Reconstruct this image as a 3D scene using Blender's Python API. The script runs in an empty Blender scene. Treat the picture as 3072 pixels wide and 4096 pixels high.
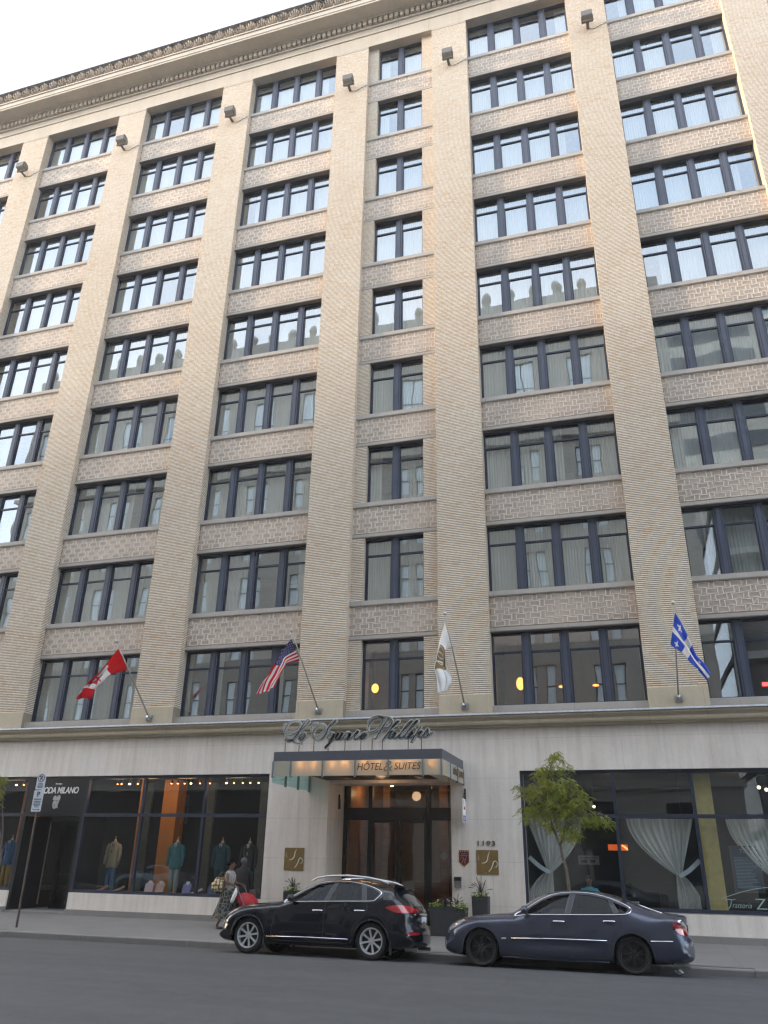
import bpy, bmesh, math, random
from mathutils import Vector, Matrix
from mathutils.geometry import delaunay_2d_cdt
random.seed(7)
SC = bpy.context.scene
COL = SC.collection
R = math.radians

# ------------------------------------------------------------------ camera
def setup_camera():
    cam = bpy.data.cameras.new('camera'); o = bpy.data.objects.new('camera', cam); COL.objects.link(o)
    f = 3107.18
    cam.sensor_fit = 'VERTICAL'; cam.sensor_height = 36.0; cam.lens = f/4096*36.0
    cam.clip_start = 0.1; cam.clip_end = 1500
    w, t, r = 0.2997, 0.4203, 0.0192
    fwd = Vector((-math.sin(w)*math.cos(t), math.cos(w)*math.cos(t), math.sin(t)))
    right = Vector((math.cos(w), math.sin(w), 0)); up = right.cross(fwd)
    r2 = math.cos(r)*right+math.sin(r)*up; u2 = -math.sin(r)*right+math.cos(r)*up
    M = Matrix((r2, u2, -fwd)).transposed().to_4x4(); M.translation = Vector((8.634, -23.92, 1.9))
    o.matrix_world = M; SC.camera = o
setup_camera()

# ------------------------------------------------------------------ sky, sun, exposure
SUN_AZ, SUN_EL = 79.0, 8.6            # degrees from the facade normal towards -x; elevation
sd = Vector((-math.sin(R(SUN_AZ))*math.cos(R(SUN_EL)), -math.cos(R(SUN_AZ))*math.cos(R(SUN_EL)), math.sin(R(SUN_EL))))
W = bpy.data.worlds.new('World'); SC.world = W; W.use_nodes = True
nt = W.node_tree; bg = nt.nodes['Background']
sky = nt.nodes.new('ShaderNodeTexSky'); sky.sky_type = 'NISHITA'; sky.sun_disc = False
sky.sun_elevation = R(SUN_EL); sky.sun_rotation = math.atan2(sd.x, sd.y)
sky.air_density = 1.0; sky.dust_density = 2.2; sky.ozone_density = 1.5; sky.altitude = 50
# thin bright overcast: the clear sky is seen through a pale veil of high cloud
tcw = nt.nodes.new('ShaderNodeTexCoord'); cn = nt.nodes.new('ShaderNodeTexNoise'); cn.inputs['Scale'].default_value = 1.6; cn.inputs['Detail'].default_value = 5
mpw = nt.nodes.new('ShaderNodeMapping'); mpw.inputs['Scale'].default_value = (1, 1, 2.2); nt.links.new(tcw.outputs['Generated'], mpw.inputs[0]); nt.links.new(mpw.outputs[0], cn.inputs['Vector'])
cr = nt.nodes.new('ShaderNodeValToRGB'); nt.links.new(cn.outputs[0], cr.inputs[0])
cr.color_ramp.elements[0].position = .32; cr.color_ramp.elements[0].color = (3.4, 4.25, 5.5, 1)
cr.color_ramp.elements[1].position = .66; cr.color_ramp.elements[1].color = (6.0, 6.0, 6.1, 1)
ad = nt.nodes.new('ShaderNodeMix'); ad.data_type = 'RGBA'; ad.blend_type = 'ADD'; ad.inputs[0].default_value = 1.0; ad.clamp_result = False
nt.links.new(sky.outputs[0], ad.inputs[6]); nt.links.new(cr.outputs[0], ad.inputs[7])
nt.links.new(ad.outputs[2], bg.inputs['Color']); bg.inputs['Strength'].default_value = 0.12
sun = bpy.data.lights.new('sun', 'SUN'); sun.energy = 2.4; sun.angle = R(2.5); sun.color = (1.0, 0.80, 0.58)
so = bpy.data.objects.new('sun', sun); COL.objects.link(so)
so.rotation_euler = (-sd).to_track_quat('-Z', 'Y').to_euler()
SC.view_settings.view_transform = 'Standard'; SC.view_settings.look = 'None'
SC.view_settings.exposure = 1.85; SC.view_settings.gamma = 1.0
SC.cycles.pixel_filter_type = 'BLACKMAN_HARRIS'; SC.cycles.filter_width = 1.35
SC.cycles.max_bounces = 8; SC.cycles.transparent_max_bounces = 16; SC.cycles.caustics_reflective = False
SC.cycles.caustics_refractive = False; SC.cycles.sample_clamp_indirect = 4.0

# ------------------------------------------------------------------ helpers
class MB:
    def __init__(s): s.v = []; s.f = []; s.m = []
    def add(s, vs, fs, mi=0):
        b = len(s.v); s.v += [tuple(p) for p in vs]; s.f += [tuple(b+i for i in f) for f in fs]; s.m += [mi]*len(fs); return s
    def box(s, x0, x1, y0, y1, z0, z1, mi=0):
        return s.add([(x0,y0,z0),(x1,y0,z0),(x1,y1,z0),(x0,y1,z0),(x0,y0,z1),(x1,y0,z1),(x1,y1,z1),(x0,y1,z1)],
                     [(0,3,2,1),(4,5,6,7),(0,1,5,4),(1,2,6,5),(2,3,7,6),(3,0,4,7)], mi)
    def quad(s, a, b, c, d, mi=0): return s.add([a,b,c,d], [(0,1,2,3)], mi)
    def prism(s, poly, fn, d0, d1, mi=0):          # poly: 2-D points, fn(u,v,d)->xyz
        n = len(poly); vs = [fn(u,v,d0) for u,v in poly]+[fn(u,v,d1) for u,v in poly]
        fs = [tuple(range(n))[::-1], tuple(range(n,2*n))]+[(i,(i+1)%n,n+(i+1)%n,n+i) for i in range(n)]
        return s.add(vs, fs, mi)
    def tube(s, pts, r, n=8, mi=0, cap=True):
        pts = [Vector(p) for p in pts]; k = len(pts); rs = r if isinstance(r,(list,tuple)) else [r]*k
        vs = []; prev = None
        for i,p in enumerate(pts):
            t = (pts[min(i+1,k-1)]-pts[max(i-1,0)])
            if t.length < 1e-9: t = Vector((0,0,1))
            t.normalize()
            if prev is None:
                a = Vector((0,0,1)) if abs(t.z) < .9 else Vector((1,0,0)); u = t.cross(a).normalized()
            else: u = (prev - t*prev.dot(t)); u = u.normalized() if u.length > 1e-6 else t.orthogonal().normalized()
            prev = u; w = t.cross(u)
            for j in range(n):
                q = 2*math.pi*j/n; vs.append(p+(u*math.cos(q)+w*math.sin(q))*rs[i])
        fs = [(i*n+j,i*n+(j+1)%n,(i+1)*n+(j+1)%n,(i+1)*n+j) for i in range(k-1) for j in range(n)]
        if cap: fs += [tuple(range(n))[::-1], tuple((k-1)*n+j for j in range(n))]
        return s.add(vs, fs, mi)
    def lathe(s, prof, c, axis='z', n=24, mi=0):    # prof [(r,h)]
        vs = []
        for r,h in prof:
            for j in range(n):
                q = 2*math.pi*j/n; a, b = r*math.cos(q), r*math.sin(q)
                vs.append({'z':(c[0]+a,c[1]+b,c[2]+h),'y':(c[0]+a,c[1]+h,c[2]+b),'x':(c[0]+h,c[1]+a,c[2]+b)}[axis])
        k = len(prof)
        return s.add(vs, [(i*n+j,i*n+(j+1)%n,(i+1)*n+(j+1)%n,(i+1)*n+j) for i in range(k-1) for j in range(n)], mi)
    def ball(s, c, r, n=10, mi=0):
        r = r if isinstance(r,(list,tuple)) else (r,r,r); k = n//2+1; vs = []
        for i in range(k+1):
            p = math.pi*i/k
            for j in range(n):
                q = 2*math.pi*j/n
                vs.append((c[0]+r[0]*math.sin(p)*math.cos(q), c[1]+r[1]*math.sin(p)*math.sin(q), c[2]+r[2]*math.cos(p)))
        return s.add(vs, [(i*n+j,i*n+(j+1)%n,(i+1)*n+(j+1)%n,(i+1)*n+j) for i in range(k) for j in range(n)], mi)
    def mesh(s, name, mats, smooth=False):
        me = bpy.data.meshes.new(name); me.from_pydata(s.v, [], s.f)
        for m in (mats if isinstance(mats,(list,tuple)) else [mats]): me.materials.append(m)
        if len(me.materials) > 1: me.polygons.foreach_set('material_index', s.m)
        if smooth: me.polygons.foreach_set('use_smooth', [True]*len(me.polygons))
        me.update(); return me
    def build(s, name, mats, parent=None, smooth=False, auto=None, recalc=True):
        me = s.mesh(name, mats, smooth or auto is not None)
        if recalc:
            bm = bmesh.new(); bm.from_mesh(me); bmesh.ops.remove_doubles(bm, verts=bm.verts, dist=1e-5) if auto is not None or smooth else None
            bmesh.ops.recalc_face_normals(bm, faces=bm.faces); bm.to_mesh(me); bm.free()
        if auto is not None: sharp(me, auto)
        return link(name, me, parent)
def sharp(me, ang):
    bm = bmesh.new(); bm.from_mesh(me)
    for e in bm.edges:
        e.smooth = not (len(e.link_faces) == 2 and e.calc_face_angle(0) > R(ang))
    bm.to_mesh(me); bm.free()
def link(name, data, parent=None, loc=None):
    o = bpy.data.objects.new(name, data); COL.objects.link(o)
    if parent: o.parent = parent
    if loc: o.location = loc
    return o
def tag(o, label=None, cat=None, group=None, kind=None):
    if label: o['label'] = label
    if cat: o['category'] = cat
    if group: o['group'] = group
    if kind: o['kind'] = kind
    return o
def thing(name, label, cat, loc=(0,0,0), rz=0, group=None):
    o = bpy.data.objects.new(name, None); COL.objects.link(o); o.location = loc; o.rotation_euler = (0,0,rz)
    o.empty_display_size = .2
    return tag(o, label, cat, group)
def dup(root, loc, rz=0, label=None):
    def cp(o, par):
        c = o.copy(); COL.objects.link(c)
        if par: c.parent = par
        for ch in list(o.children): cp(ch, c)
        return c
    r = cp(root, None); r.location = loc; r.rotation_euler = (root.rotation_euler.x, 0, rz)
    if label: r['label'] = label
    return r
def smoothpts(pts, n=6, closed=False):                # Catmull-Rom
    P = [Vector(p) for p in pts]; out = []; k = len(P)
    rng = range(k) if closed else range(k-1)
    for i in rng:
        g = (lambda j: P[j % k]) if closed else (lambda j: P[max(0,min(k-1,j))])
        a,b,c,d = g(i-1),g(i),g(i+1),g(i+2)
        for q in range(n):
            t = q/n; out.append(.5*((2*b)+(c-a)*t+(2*a-5*b+4*c-d)*t*t+(3*b-a-3*c+d)*t**3))
    if not closed: out.append(P[-1])
    return out
def interp(x, pts):
    if x <= pts[0][0]: return pts[0][1]
    for (a,b),(c,d) in zip(pts, pts[1:]):
        if x <= c: return b+(d-b)*(x-a)/(c-a)
    return pts[-1][1]

# ------------------------------------------------------------------ materials
def nodes(name):
    m = bpy.data.materials.new(name); m.use_nodes = True; t = m.node_tree
    return m, t, t.nodes['Principled BSDF']
def N(t, kind, **kw):
    n = t.nodes.new(kind)
    for k,v in kw.items():
        if k in n.inputs.keys() if isinstance(k,str) else False: n.inputs[k].default_value = v
        else: setattr(n, k, v)
    return n
def mathn(t, op, a, b=None, c=None):
    n = t.nodes.new('ShaderNodeMath'); n.operation = op
    for i,q in enumerate((a,b,c)):
        if q is None: continue
        if isinstance(q,(int,float)): n.inputs[i].default_value = q
        else: t.links.new(q, n.inputs[i])
    return n.outputs[0]
def mixc(t, fac, a, b, mode='MIX'):
    n = t.nodes.new('ShaderNodeMix'); n.data_type = 'RGBA'; n.blend_type = mode
    for s,q in ((n.inputs[0],fac),(n.inputs[6],a),(n.inputs[7],b)):
        if isinstance(q,(int,float)): s.default_value = q
        elif isinstance(q,tuple): s.default_value = (*q[:3],1)
        else: t.links.new(q, s)
    return n.outputs[2]
def noise(t, vec, scale, detail=4, rough=.6, stretch=None):
    if stretch:
        mp = t.nodes.new('ShaderNodeMapping'); mp.inputs['Scale'].default_value = stretch; t.links.new(vec, mp.inputs[0]); vec = mp.outputs[0]
    n = t.nodes.new('ShaderNodeTexNoise'); n.inputs['Scale'].default_value = scale; n.inputs['Detail'].default_value = detail
    n.inputs['Roughness'].default_value = rough; t.links.new(vec, n.inputs['Vector']); return n.outputs[0]
def ramp(t, fac, stops):
    n = t.nodes.new('ShaderNodeValToRGB'); t.links.new(fac, n.inputs[0]); e = n.color_ramp.elements
    while len(e) < len(stops): e.new(.5)
    for i,(p,c) in enumerate(stops): e[i].position = p; e[i].color = (*c,1) if len(c) == 3 else c
    return n.outputs[0]
def geo(t): return t.nodes.new('ShaderNodeNewGeometry').outputs['Position']
def bump(t, b, h, strength=.3, dist=.01):
    n = t.nodes.new('ShaderNodeBump'); n.inputs['Strength'].default_value = strength; n.inputs['Distance'].default_value = dist
    t.links.new(h, n.inputs['Height']); t.links.new(n.outputs[0], b.inputs['Normal'])
def mat(name, col, rough=.6, metal=0., var=.12, scale=6., spec=.5, coat=0., bmp=0., bscale=None, stretch=None, emit=None, es=0., trans=None):
    m, t, b = nodes(name)
    b.inputs['Roughness'].default_value = rough; b.inputs['Metallic'].default_value = metal
    b.inputs['Specular IOR Level'].default_value = spec; b.inputs['Coat Weight'].default_value = coat; b.inputs['Coat Roughness'].default_value = .03
    tc = t.nodes.new('ShaderNodeTexCoord').outputs['Object']
    n = noise(t, tc, scale, 5, .6, stretch)
    lo = tuple(c*(1-var) for c in col); hi = tuple(min(1,c*(1+var)) for c in col)
    t.links.new(ramp(t, n, [(.3,lo),(.7,hi)]), b.inputs['Base Color'])
    if bmp: bump(t, b, noise(t, tc, bscale or scale*6, 4), bmp, .01)
    if emit: b.inputs['Emission Color'].default_value = (*emit,1); b.inputs['Emission Strength'].default_value = es
    if trans is not None: b.inputs['Alpha'].default_value = trans
    return m
def glassmat(name, ior=1.9, tint=(.75,.8,.8), wav=.02, wscale=.9, refl=(.93,.96,1.)):
    m = bpy.data.materials.new(name); m.use_nodes = True; t = m.node_tree; t.nodes.clear()
    out = t.nodes.new('ShaderNodeOutputMaterial'); mx = t.nodes.new('ShaderNodeMixShader')
    tr = t.nodes.new('ShaderNodeBsdfTransparent'); tr.inputs[0].default_value = (*tint,1)
    gl = t.nodes.new('ShaderNodeBsdfGlossy'); gl.inputs['Roughness'].default_value = .01; gl.inputs['Color'].default_value = (*refl,1)
    lw = t.nodes.new('ShaderNodeLayerWeight'); lw.inputs[0].default_value = .5; r0 = ((ior-1)/(ior+1))**2   # the same from inside and outside
    fr = mathn(t,'ADD', mathn(t,'MULTIPLY', mathn(t,'POWER', lw.outputs['Facing'], 5.), 1-r0), r0)
    t.links.new(fr, mx.inputs[0]); t.links.new(tr.outputs[0], mx.inputs[1]); t.links.new(gl.outputs[0], mx.inputs[2])
    if wav:
        bp = t.nodes.new('ShaderNodeBump'); bp.inputs['Strength'].default_value = wav; bp.inputs['Distance'].default_value = 1.
        t.links.new(noise(t, geo(t), wscale, 1, .4), bp.inputs['Height']); t.links.new(bp.outputs[0], gl.inputs['Normal'])
    t.links.new(mx.outputs[0], out.inputs[0]); return m
def emitmat(name, col, st):
    m = bpy.data.materials.new(name); m.use_nodes = True; t = m.node_tree; b = t.nodes['Principled BSDF']
    b.inputs['Base Color'].default_value = (*col,1); b.inputs['Emission Color'].default_value = (*col,1); b.inputs['Emission Strength'].default_value = st
    return m

def brick_mat():
    m, t, b = nodes('cream_brick'); L = t.links
    p = geo(t); sp = t.nodes.new('ShaderNodeSeparateXYZ'); L.new(p, sp.inputs[0])
    u = mathn(t,'ADD', sp.outputs[0], mathn(t,'MULTIPLY', sp.outputs[1], 1.0)); z = sp.outputs[2]
    row = mathn(t,'DIVIDE', z, .0625); ri = mathn(t,'FLOOR', row); rf = mathn(t,'FRACT', row)
    off = mathn(t,'MULTIPLY', mathn(t,'FRACT', mathn(t,'MULTIPLY', mathn(t,'SINE', mathn(t,'MULTIPLY', ri, 12.99)), 43.7)), .21)
    cu = mathn(t,'DIVIDE', mathn(t,'ADD', u, off), .21); ci = mathn(t,'FLOOR', cu); cf = mathn(t,'FRACT', cu)
    cb = t.nodes.new('ShaderNodeCombineXYZ'); L.new(ci, cb.inputs[0]); L.new(ri, cb.inputs[1])
    wn = t.nodes.new('ShaderNodeTexWhiteNoise'); wn.noise_dimensions = '2D'; L.new(cb.outputs[0], wn.inputs['Vector'])
    bc = ramp(t, wn.outputs[0], [(0,(.64,.49,.35)),(.18,(.70,.58,.45)),(.5,(.755,.64,.51)),(.8,(.82,.72,.60)),(.93,(.73,.56,.38)),(1.,(.61,.38,.19))])
    big = noise(t, p, .35, 3, .6)
    bc = mixc(t, .45, bc, ramp(t, big, [(.35,(.68,.55,.415)),(.65,(.78,.68,.55))]))
    hm = mathn(t,'LESS_THAN', rf, .30); vm = mathn(t,'LESS_THAN', cf, .035)
    vcol = mixc(t, vm, bc, (.30,.25,.19)); col = mixc(t, hm, vcol, (.055,.042,.031))  # bed joints near black: the shadow in them is put into the colour
    L.new(col, b.inputs['Base Color']); b.inputs['Roughness'].default_value = .75
    h = mathn(t,'SUBTRACT', 1., mathn(t,'MAXIMUM', hm, vm)); bump(t, b, h, .55, .008)
    return m
def stone_mat(name, base=(.46,.42,.38), jx=0, jz=0, z0=0., x0=0., streak=.25, js=.65):
    m, t, b = nodes(name); L = t.links; p = geo(t)
    n1 = noise(t, p, .8, 5, .65); n2 = noise(t, p, 14, 3, .6); n3 = noise(t, p, 1.0, 4, .6, (5., 5., .35))
    c = ramp(t, n1, [(.3,tuple(q*.86 for q in base)),(.7,tuple(min(1,q*1.1) for q in base))])
    c = mixc(t, .18, c, ramp(t, n2, [(.3,tuple(q*.75 for q in base)),(.7,tuple(min(1,q*1.2) for q in base))]))
    c = mixc(t, streak, c, ramp(t, n3, [(.35,(base[0]*.72,base[1]*.68,base[2]*.64)),(.6,base)]))
    if jx or jz:
        sp = t.nodes.new('ShaderNodeSeparateXYZ'); L.new(p, sp.inputs[0]); msk = None
        rowi = mathn(t,'FLOOR', mathn(t,'DIVIDE', mathn(t,'SUBTRACT', sp.outputs[2], z0), jz)) if jz else 0.
        if jz:
            f = mathn(t,'FRACT', mathn(t,'DIVIDE', mathn(t,'SUBTRACT', sp.outputs[2], z0), jz)); msk = mathn(t,'LESS_THAN', f, .008/jz)
        if jx:
            sh = mathn(t,'MULTIPLY', mathn(t,'MODULO', rowi, 2.), jx*.37) if jz else 0.
            f = mathn(t,'FRACT', mathn(t,'DIVIDE', mathn(t,'ADD', mathn(t,'SUBTRACT', sp.outputs[0], x0), sh), jx)); mv = mathn(t,'LESS_THAN', f, .008/jx)
            msk = mathn(t,'MAXIMUM', msk, mv) if msk is not None else mv
        c = mixc(t, mathn(t,'MULTIPLY', msk, js), c, (base[0]*.35,base[1]*.33,base[2]*.3))
    L.new(c, b.inputs['Base Color']); b.inputs['Roughness'].default_value = .8; bump(t, b, n2, .15, .01)
    return m
M = {}
M['brick'] = brick_mat()
M['lime'] = stone_mat('limestone_cladding', (.80,.73,.668), 2.35, 1.12, .76, -2.4, .42, .45)
M['base_stone'] = stone_mat('granite_base', (.25,.235,.22), 1.9, 0, 0, 0, .1)
M['sand'] = stone_mat('buff_stone', (.52,.445,.325), 1.55, 0, 0, .0, .18)
M['trim'] = stone_mat('grey_buff_trim_stone', (.50,.44,.365), 1.5, 0, 0, 0, .2)
M['sill'] = stone_mat('window_sill_stone', (.44,.40,.36), 2.28, 0, 0, .4, .15)
M['terra_light'] = stone_mat('terracotta_light', (.80,.71,.61), 0, 0, 0, 0, .35)
M['terra_dark'] = mat('terracotta_dark', (.34,.26,.21), .85, var=.3, scale=.7)
M['terra_mid'] = mat('terracotta_mid', (.68,.575,.49), .8, var=.2, scale=.8)
M['soffit_stone'] = mat('shaded_soffit_stone', (.20,.175,.15), .85, var=.25, scale=1.2)  # shade under the spandrels put into a darker stone colour
M['navy'] = mat('navy_window_frame', (.024,.030,.052), .4, var=.2, scale=2, spec=.5)
M['navy_l'] = mat('navy_mullion_face', (.060,.070,.105), .45, var=.1, scale=2)
M['glass'] = glassmat('window_glass', 3.1, (.88,.91,.90), .006, .6, (.92,.97,1.))
M['shopglass'] = glassmat('shop_glass', 1.75, (.80,.84,.84), .006, .6)
M['dark'] = mat('dark_interior', (.035,.032,.030), .9)
M['room'] = mat('room_interior', (.42,.40,.37), .9)
M['black'] = mat('black_metal', (.012,.012,.013), .35, var=.1)
M['flash'] = mat('grey_metal_flashing', (.36,.37,.40), .45, metal=.3, var=.2, scale=3, stretch=(3,1,1))
M['steel'] = mat('brushed_steel', (.45,.45,.45), .3, metal=.9)
def curtain_mat():
    m, t, b = nodes('sheer_curtain'); b.inputs['Base Color'].default_value = (.66,.66,.60,1); b.inputs['Roughness'].default_value = .9
    out = t.nodes['Material Output']; tl = t.nodes.new('ShaderNodeBsdfTranslucent'); tl.inputs[0].default_value = (.66,.66,.60,1)
    tr = t.nodes.new('ShaderNodeBsdfTransparent'); a = t.nodes.new('ShaderNodeMixShader'); c = t.nodes.new('ShaderNodeMixShader')
    a.inputs[0].default_value = .3; t.links.new(b.outputs[0], a.inputs[1]); t.links.new(tl.outputs[0], a.inputs[2])
    c.inputs[0].default_value = .12; t.links.new(a.outputs[0], c.inputs[1]); t.links.new(tr.outputs[0], c.inputs[2]); t.links.new(c.outputs[0], out.inputs[0])
    return m
M['curtain'] = curtain_mat()
# ------------------------------------------------------------------ ground
YK = -4.75
def roadz(y):
    return interp(y, [(-21.6,-.10),(-19,-.02),(-16,.04),(-12,.07),(-9,.055),(-7.4,.03),(-6.5,0.),(-5.6,-.055),(-4.75,-.12)])
def walkz(y):                                          # far pavement
    return interp(y, [(-4.75,.027),(0,.10),(2,.12)])
def ground():
    m, t, b = nodes('asphalt'); p = geo(t)
    n1 = noise(t, p, .5, 5, .7, (.6,1.6,1)); n2 = noise(t, p, 90, 2, .7); n3 = noise(t, p, 3., 4, .65)
    c = ramp(t, n1, [(.3,(.031,.030,.0315)),(.7,(.045,.0435,.045))])
    c = mixc(t, .45, c, ramp(t, n2, [(.3,(.028,.028,.029)),(.75,(.125,.123,.126))]))
    c = mixc(t, .25, c, ramp(t, n3, [(.4,(.060,.060,.064)),(.6,(.105,.105,.107))]))
    vo = t.nodes.new('ShaderNodeTexVoronoi'); vo.feature = 'DISTANCE_TO_EDGE'; vo.inputs['Scale'].default_value = .22
    wp = t.nodes.new('ShaderNodeVectorMath'); wp.operation = 'ADD'; t.links.new(p, wp.inputs[0])
    nn = t.nodes.new('ShaderNodeTexNoise'); nn.inputs['Scale'].default_value = 1.3; nn.inputs['Detail'].default_value = 6; t.links.new(p, nn.inputs['Vector'])
    t.links.new(nn.outputs['Color'], wp.inputs[1]); t.links.new(wp.outputs[0], vo.inputs['Vector'])
    ck = mathn(t,'LESS_THAN', vo.outputs['Distance'], .006)
    gate = mathn(t,'GREATER_THAN', noise(t, p, .3, 2), .52)
    c = mixc(t, mathn(t,'MULTIPLY', mathn(t,'MULTIPLY', ck, gate), .55), c, (.03,.03,.032))
    # mended strips, tyre-worn lanes and oil drips
    sp = t.nodes.new('ShaderNodeSeparateXYZ'); t.links.new(p, sp.inputs[0]); px, py = sp.outputs[0], sp.outputs[1]
    wob = mathn(t,'MULTIPLY', noise(t, p, 1.1, 3), .25)
    def band(v, a, c_): return mathn(t,'MULTIPLY', mathn(t,'GREATER_THAN', v, a), mathn(t,'LESS_THAN', v, c_))
    yy = mathn(t,'ADD', py, wob); xx = mathn(t,'ADD', px, wob)
    patch = mathn(t,'MAXIMUM', mathn(t,'MULTIPLY', band(yy,-9.9,-8.6), band(xx,-9.,1.6)), mathn(t,'MULTIPLY', band(yy,-11.9,-10.4), band(xx,5.2,14.)))
    c = mixc(t, mathn(t,'MULTIPLY', patch, .22), c, (.045,.045,.048))
    lane = mathn(t,'MULTIPLY', noise(t, p, .9, 3, .6, (.15,1.6,1)), 1.); c = mixc(t, .22, c, ramp(t, lane, [(.42,(.040,.040,.043)),(.6,(.078,.077,.079))]))
    oil = mathn(t,'GREATER_THAN', noise(t, p, 1.7, 4, .7, (1,2.2,1)), .70); c = mixc(t, mathn(t,'MULTIPLY', oil, .55), c, (.022,.022,.024))
    t.links.new(c, b.inputs['Base Color']); b.inputs['Roughness'].default_value = .82; bump(t, b, n2, .35, .006)
    M['asphalt'] = m
    M['walk'] = stone_mat('pavement_concrete', (.165,.157,.150), 0, 0, 0, 0, 0.05)
    t2 = M['walk'].node_tree; b2 = t2.nodes['Principled BSDF']; src = b2.inputs['Base Color'].links[0].from_socket
    sp = t2.nodes.new('ShaderNodeSeparateXYZ'); t2.links.new(geo(t2), sp.inputs[0])
    f1 = mathn(t2,'LESS_THAN', mathn(t2,'FRACT', mathn(t2,'DIVIDE', mathn(t2,'ADD', sp.outputs[0], mathn(t2,'MULTIPLY', sp.outputs[1], 0.)), 2.6)), .006)
    f2 = mathn(t2,'LESS_THAN', mathn(t2,'FRACT', mathn(t2,'DIVIDE', mathn(t2,'ADD', sp.outputs[1], 2.2), 4.7)), .003)
    spots = mathn(t2,'LESS_THAN', noise(t2, geo(t2), 11, 2, .4), .30)
    c2 = mixc(t2, mathn(t2,'MULTIPLY', mathn(t2,'MAXIMUM', f1, f2), .6), src, (.10,.095,.09)); c2 = mixc(t2, mathn(t2,'MULTIPLY', spots, .3), c2, (.13,.125,.12))
    t2.links.new(c2, b2.inputs['Base Color'])
    M['kerb'] = stone_mat('kerb_concrete', (.21,.20,.19), 1.8, 0, 0, .3, .2)
    M['gr'] = mat('far_ground', (.12,.12,.12), .9, scale=.1)
    g = MB(); s = 330
    g.quad((-s,-s,-.35),(s,-s,-.35),(s,s,-.35),(-s,s,-.35)); tag(g.build('ground', M['gr']), kind='structure')
    r = MB(); ys = [-21.6+i*(21.6-4.75)/60 for i in range(61)]; xs = [-300,-60,-20,-10,0,10,20,60,300]
    for a,c in zip(xs, xs[1:]):
        for y0,y1 in zip(ys,ys[1:]): r.quad((a,y0,roadz(y0)),(c,y0,roadz(y0)),(c,y1,roadz(y1)),(a,y1,roadz(y1)))
    tag(r.build('road', M['asphalt'], smooth=True), kind='structure')
    k = MB()                                            # far kerb with slightly worn joints
    x = -300.
    def kb(x0,x1,j):
        z = .025+random.uniform(-.006,.006)*j; y = YK+random.uniform(-.008,.008)*j
        k.prism([(y,-.30),(y,z-.03),(y+.012,z-.008),(y+.03,z),(YK+.16,z),(YK+.16,-.30)], lambda u,v,d:(d,u,v), x0, x1)
    kb(-300,-20,0)
    x = -20.
    while x < 20: kb(x+.004,x+1.8-.004,1); x += 1.8
    kb(x,300,0)
    tag(k.build('kerb', M['kerb']), kind='structure')
    w = MB(); ys = [YK+.16, -3, -1.5, 0, 2.4]
    for y0,y1 in zip(ys,ys[1:]): w.quad((-300,y0,walkz(y0)),(300,y0,walkz(y0)),(300,y1,walkz(y1)),(-300,y1,walkz(y1)))
    tag(w.build('pavement', M['walk']), kind='structure')
    w = MB(); w.box(-300,300,-27,-21.6,-.3,.05); tag(w.build('pavement', M['walk']), kind='structure')
ground()

# ------------------------------------------------------------------ hotel
P, CW, PITCH = 1.644, 3.154, 6.2
BW = PITCH-P                                            # 4.556 opening of a wide bay
H = 3.695; ZS0 = 35.61                                  # bottom of the topmost sill
YSP, YW, YG = .25, .45, .52
Z_LINT, Z_BASE = 38.14, 6.01
bays = []                                               # (x0, x1, kind)
for k in range(5): bays.append((-PITCH*(k+1)+0, -PITCH*(k+1)+BW, 'wide'))     # bay -1 .. -5, right edge = -P - ...
bays = [(-PITCH*(k+1), -PITCH*k-P, 'wide') for k in range(4)]
bays.append((0, CW, 'centre'))
bays += [(CW+P+PITCH*k, CW+P+PITCH*k+BW, 'wide') for k in range(3)]
bays.sort()
hotel = thing('hotel_building', 'nine storey cream brick hotel with tall piers and woven brick panels between window rows', 'building')
XL, XR = bays[0][0]-P, bays[-1][1]+P
# piers
for i in range(len(bays)+1):
    x0 = bays[i-1][1] if i else XL
    x1 = bays[i][0] if i < len(bays) else XR
    b = MB(); b.box(x0, x1, 0, YSP+.9, 6.58, Z_LINT-.12); b.build('pier', M['brick'], hotel)
    c = MB(); c.box(x0-.004, x1+.004, -.02, YSP+.9, 6.0, 6.58); c.build('pier_base', M['sand'], hotel)
    c = MB(); c.box(x0, x1, -.012, YSP+.9, Z_LINT-.12, Z_LINT-.06); c.box(x0, x1, .006, YSP+.9, Z_LINT-.06, Z_LINT); c.build('pier_cap', M['trim'], hotel)
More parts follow.
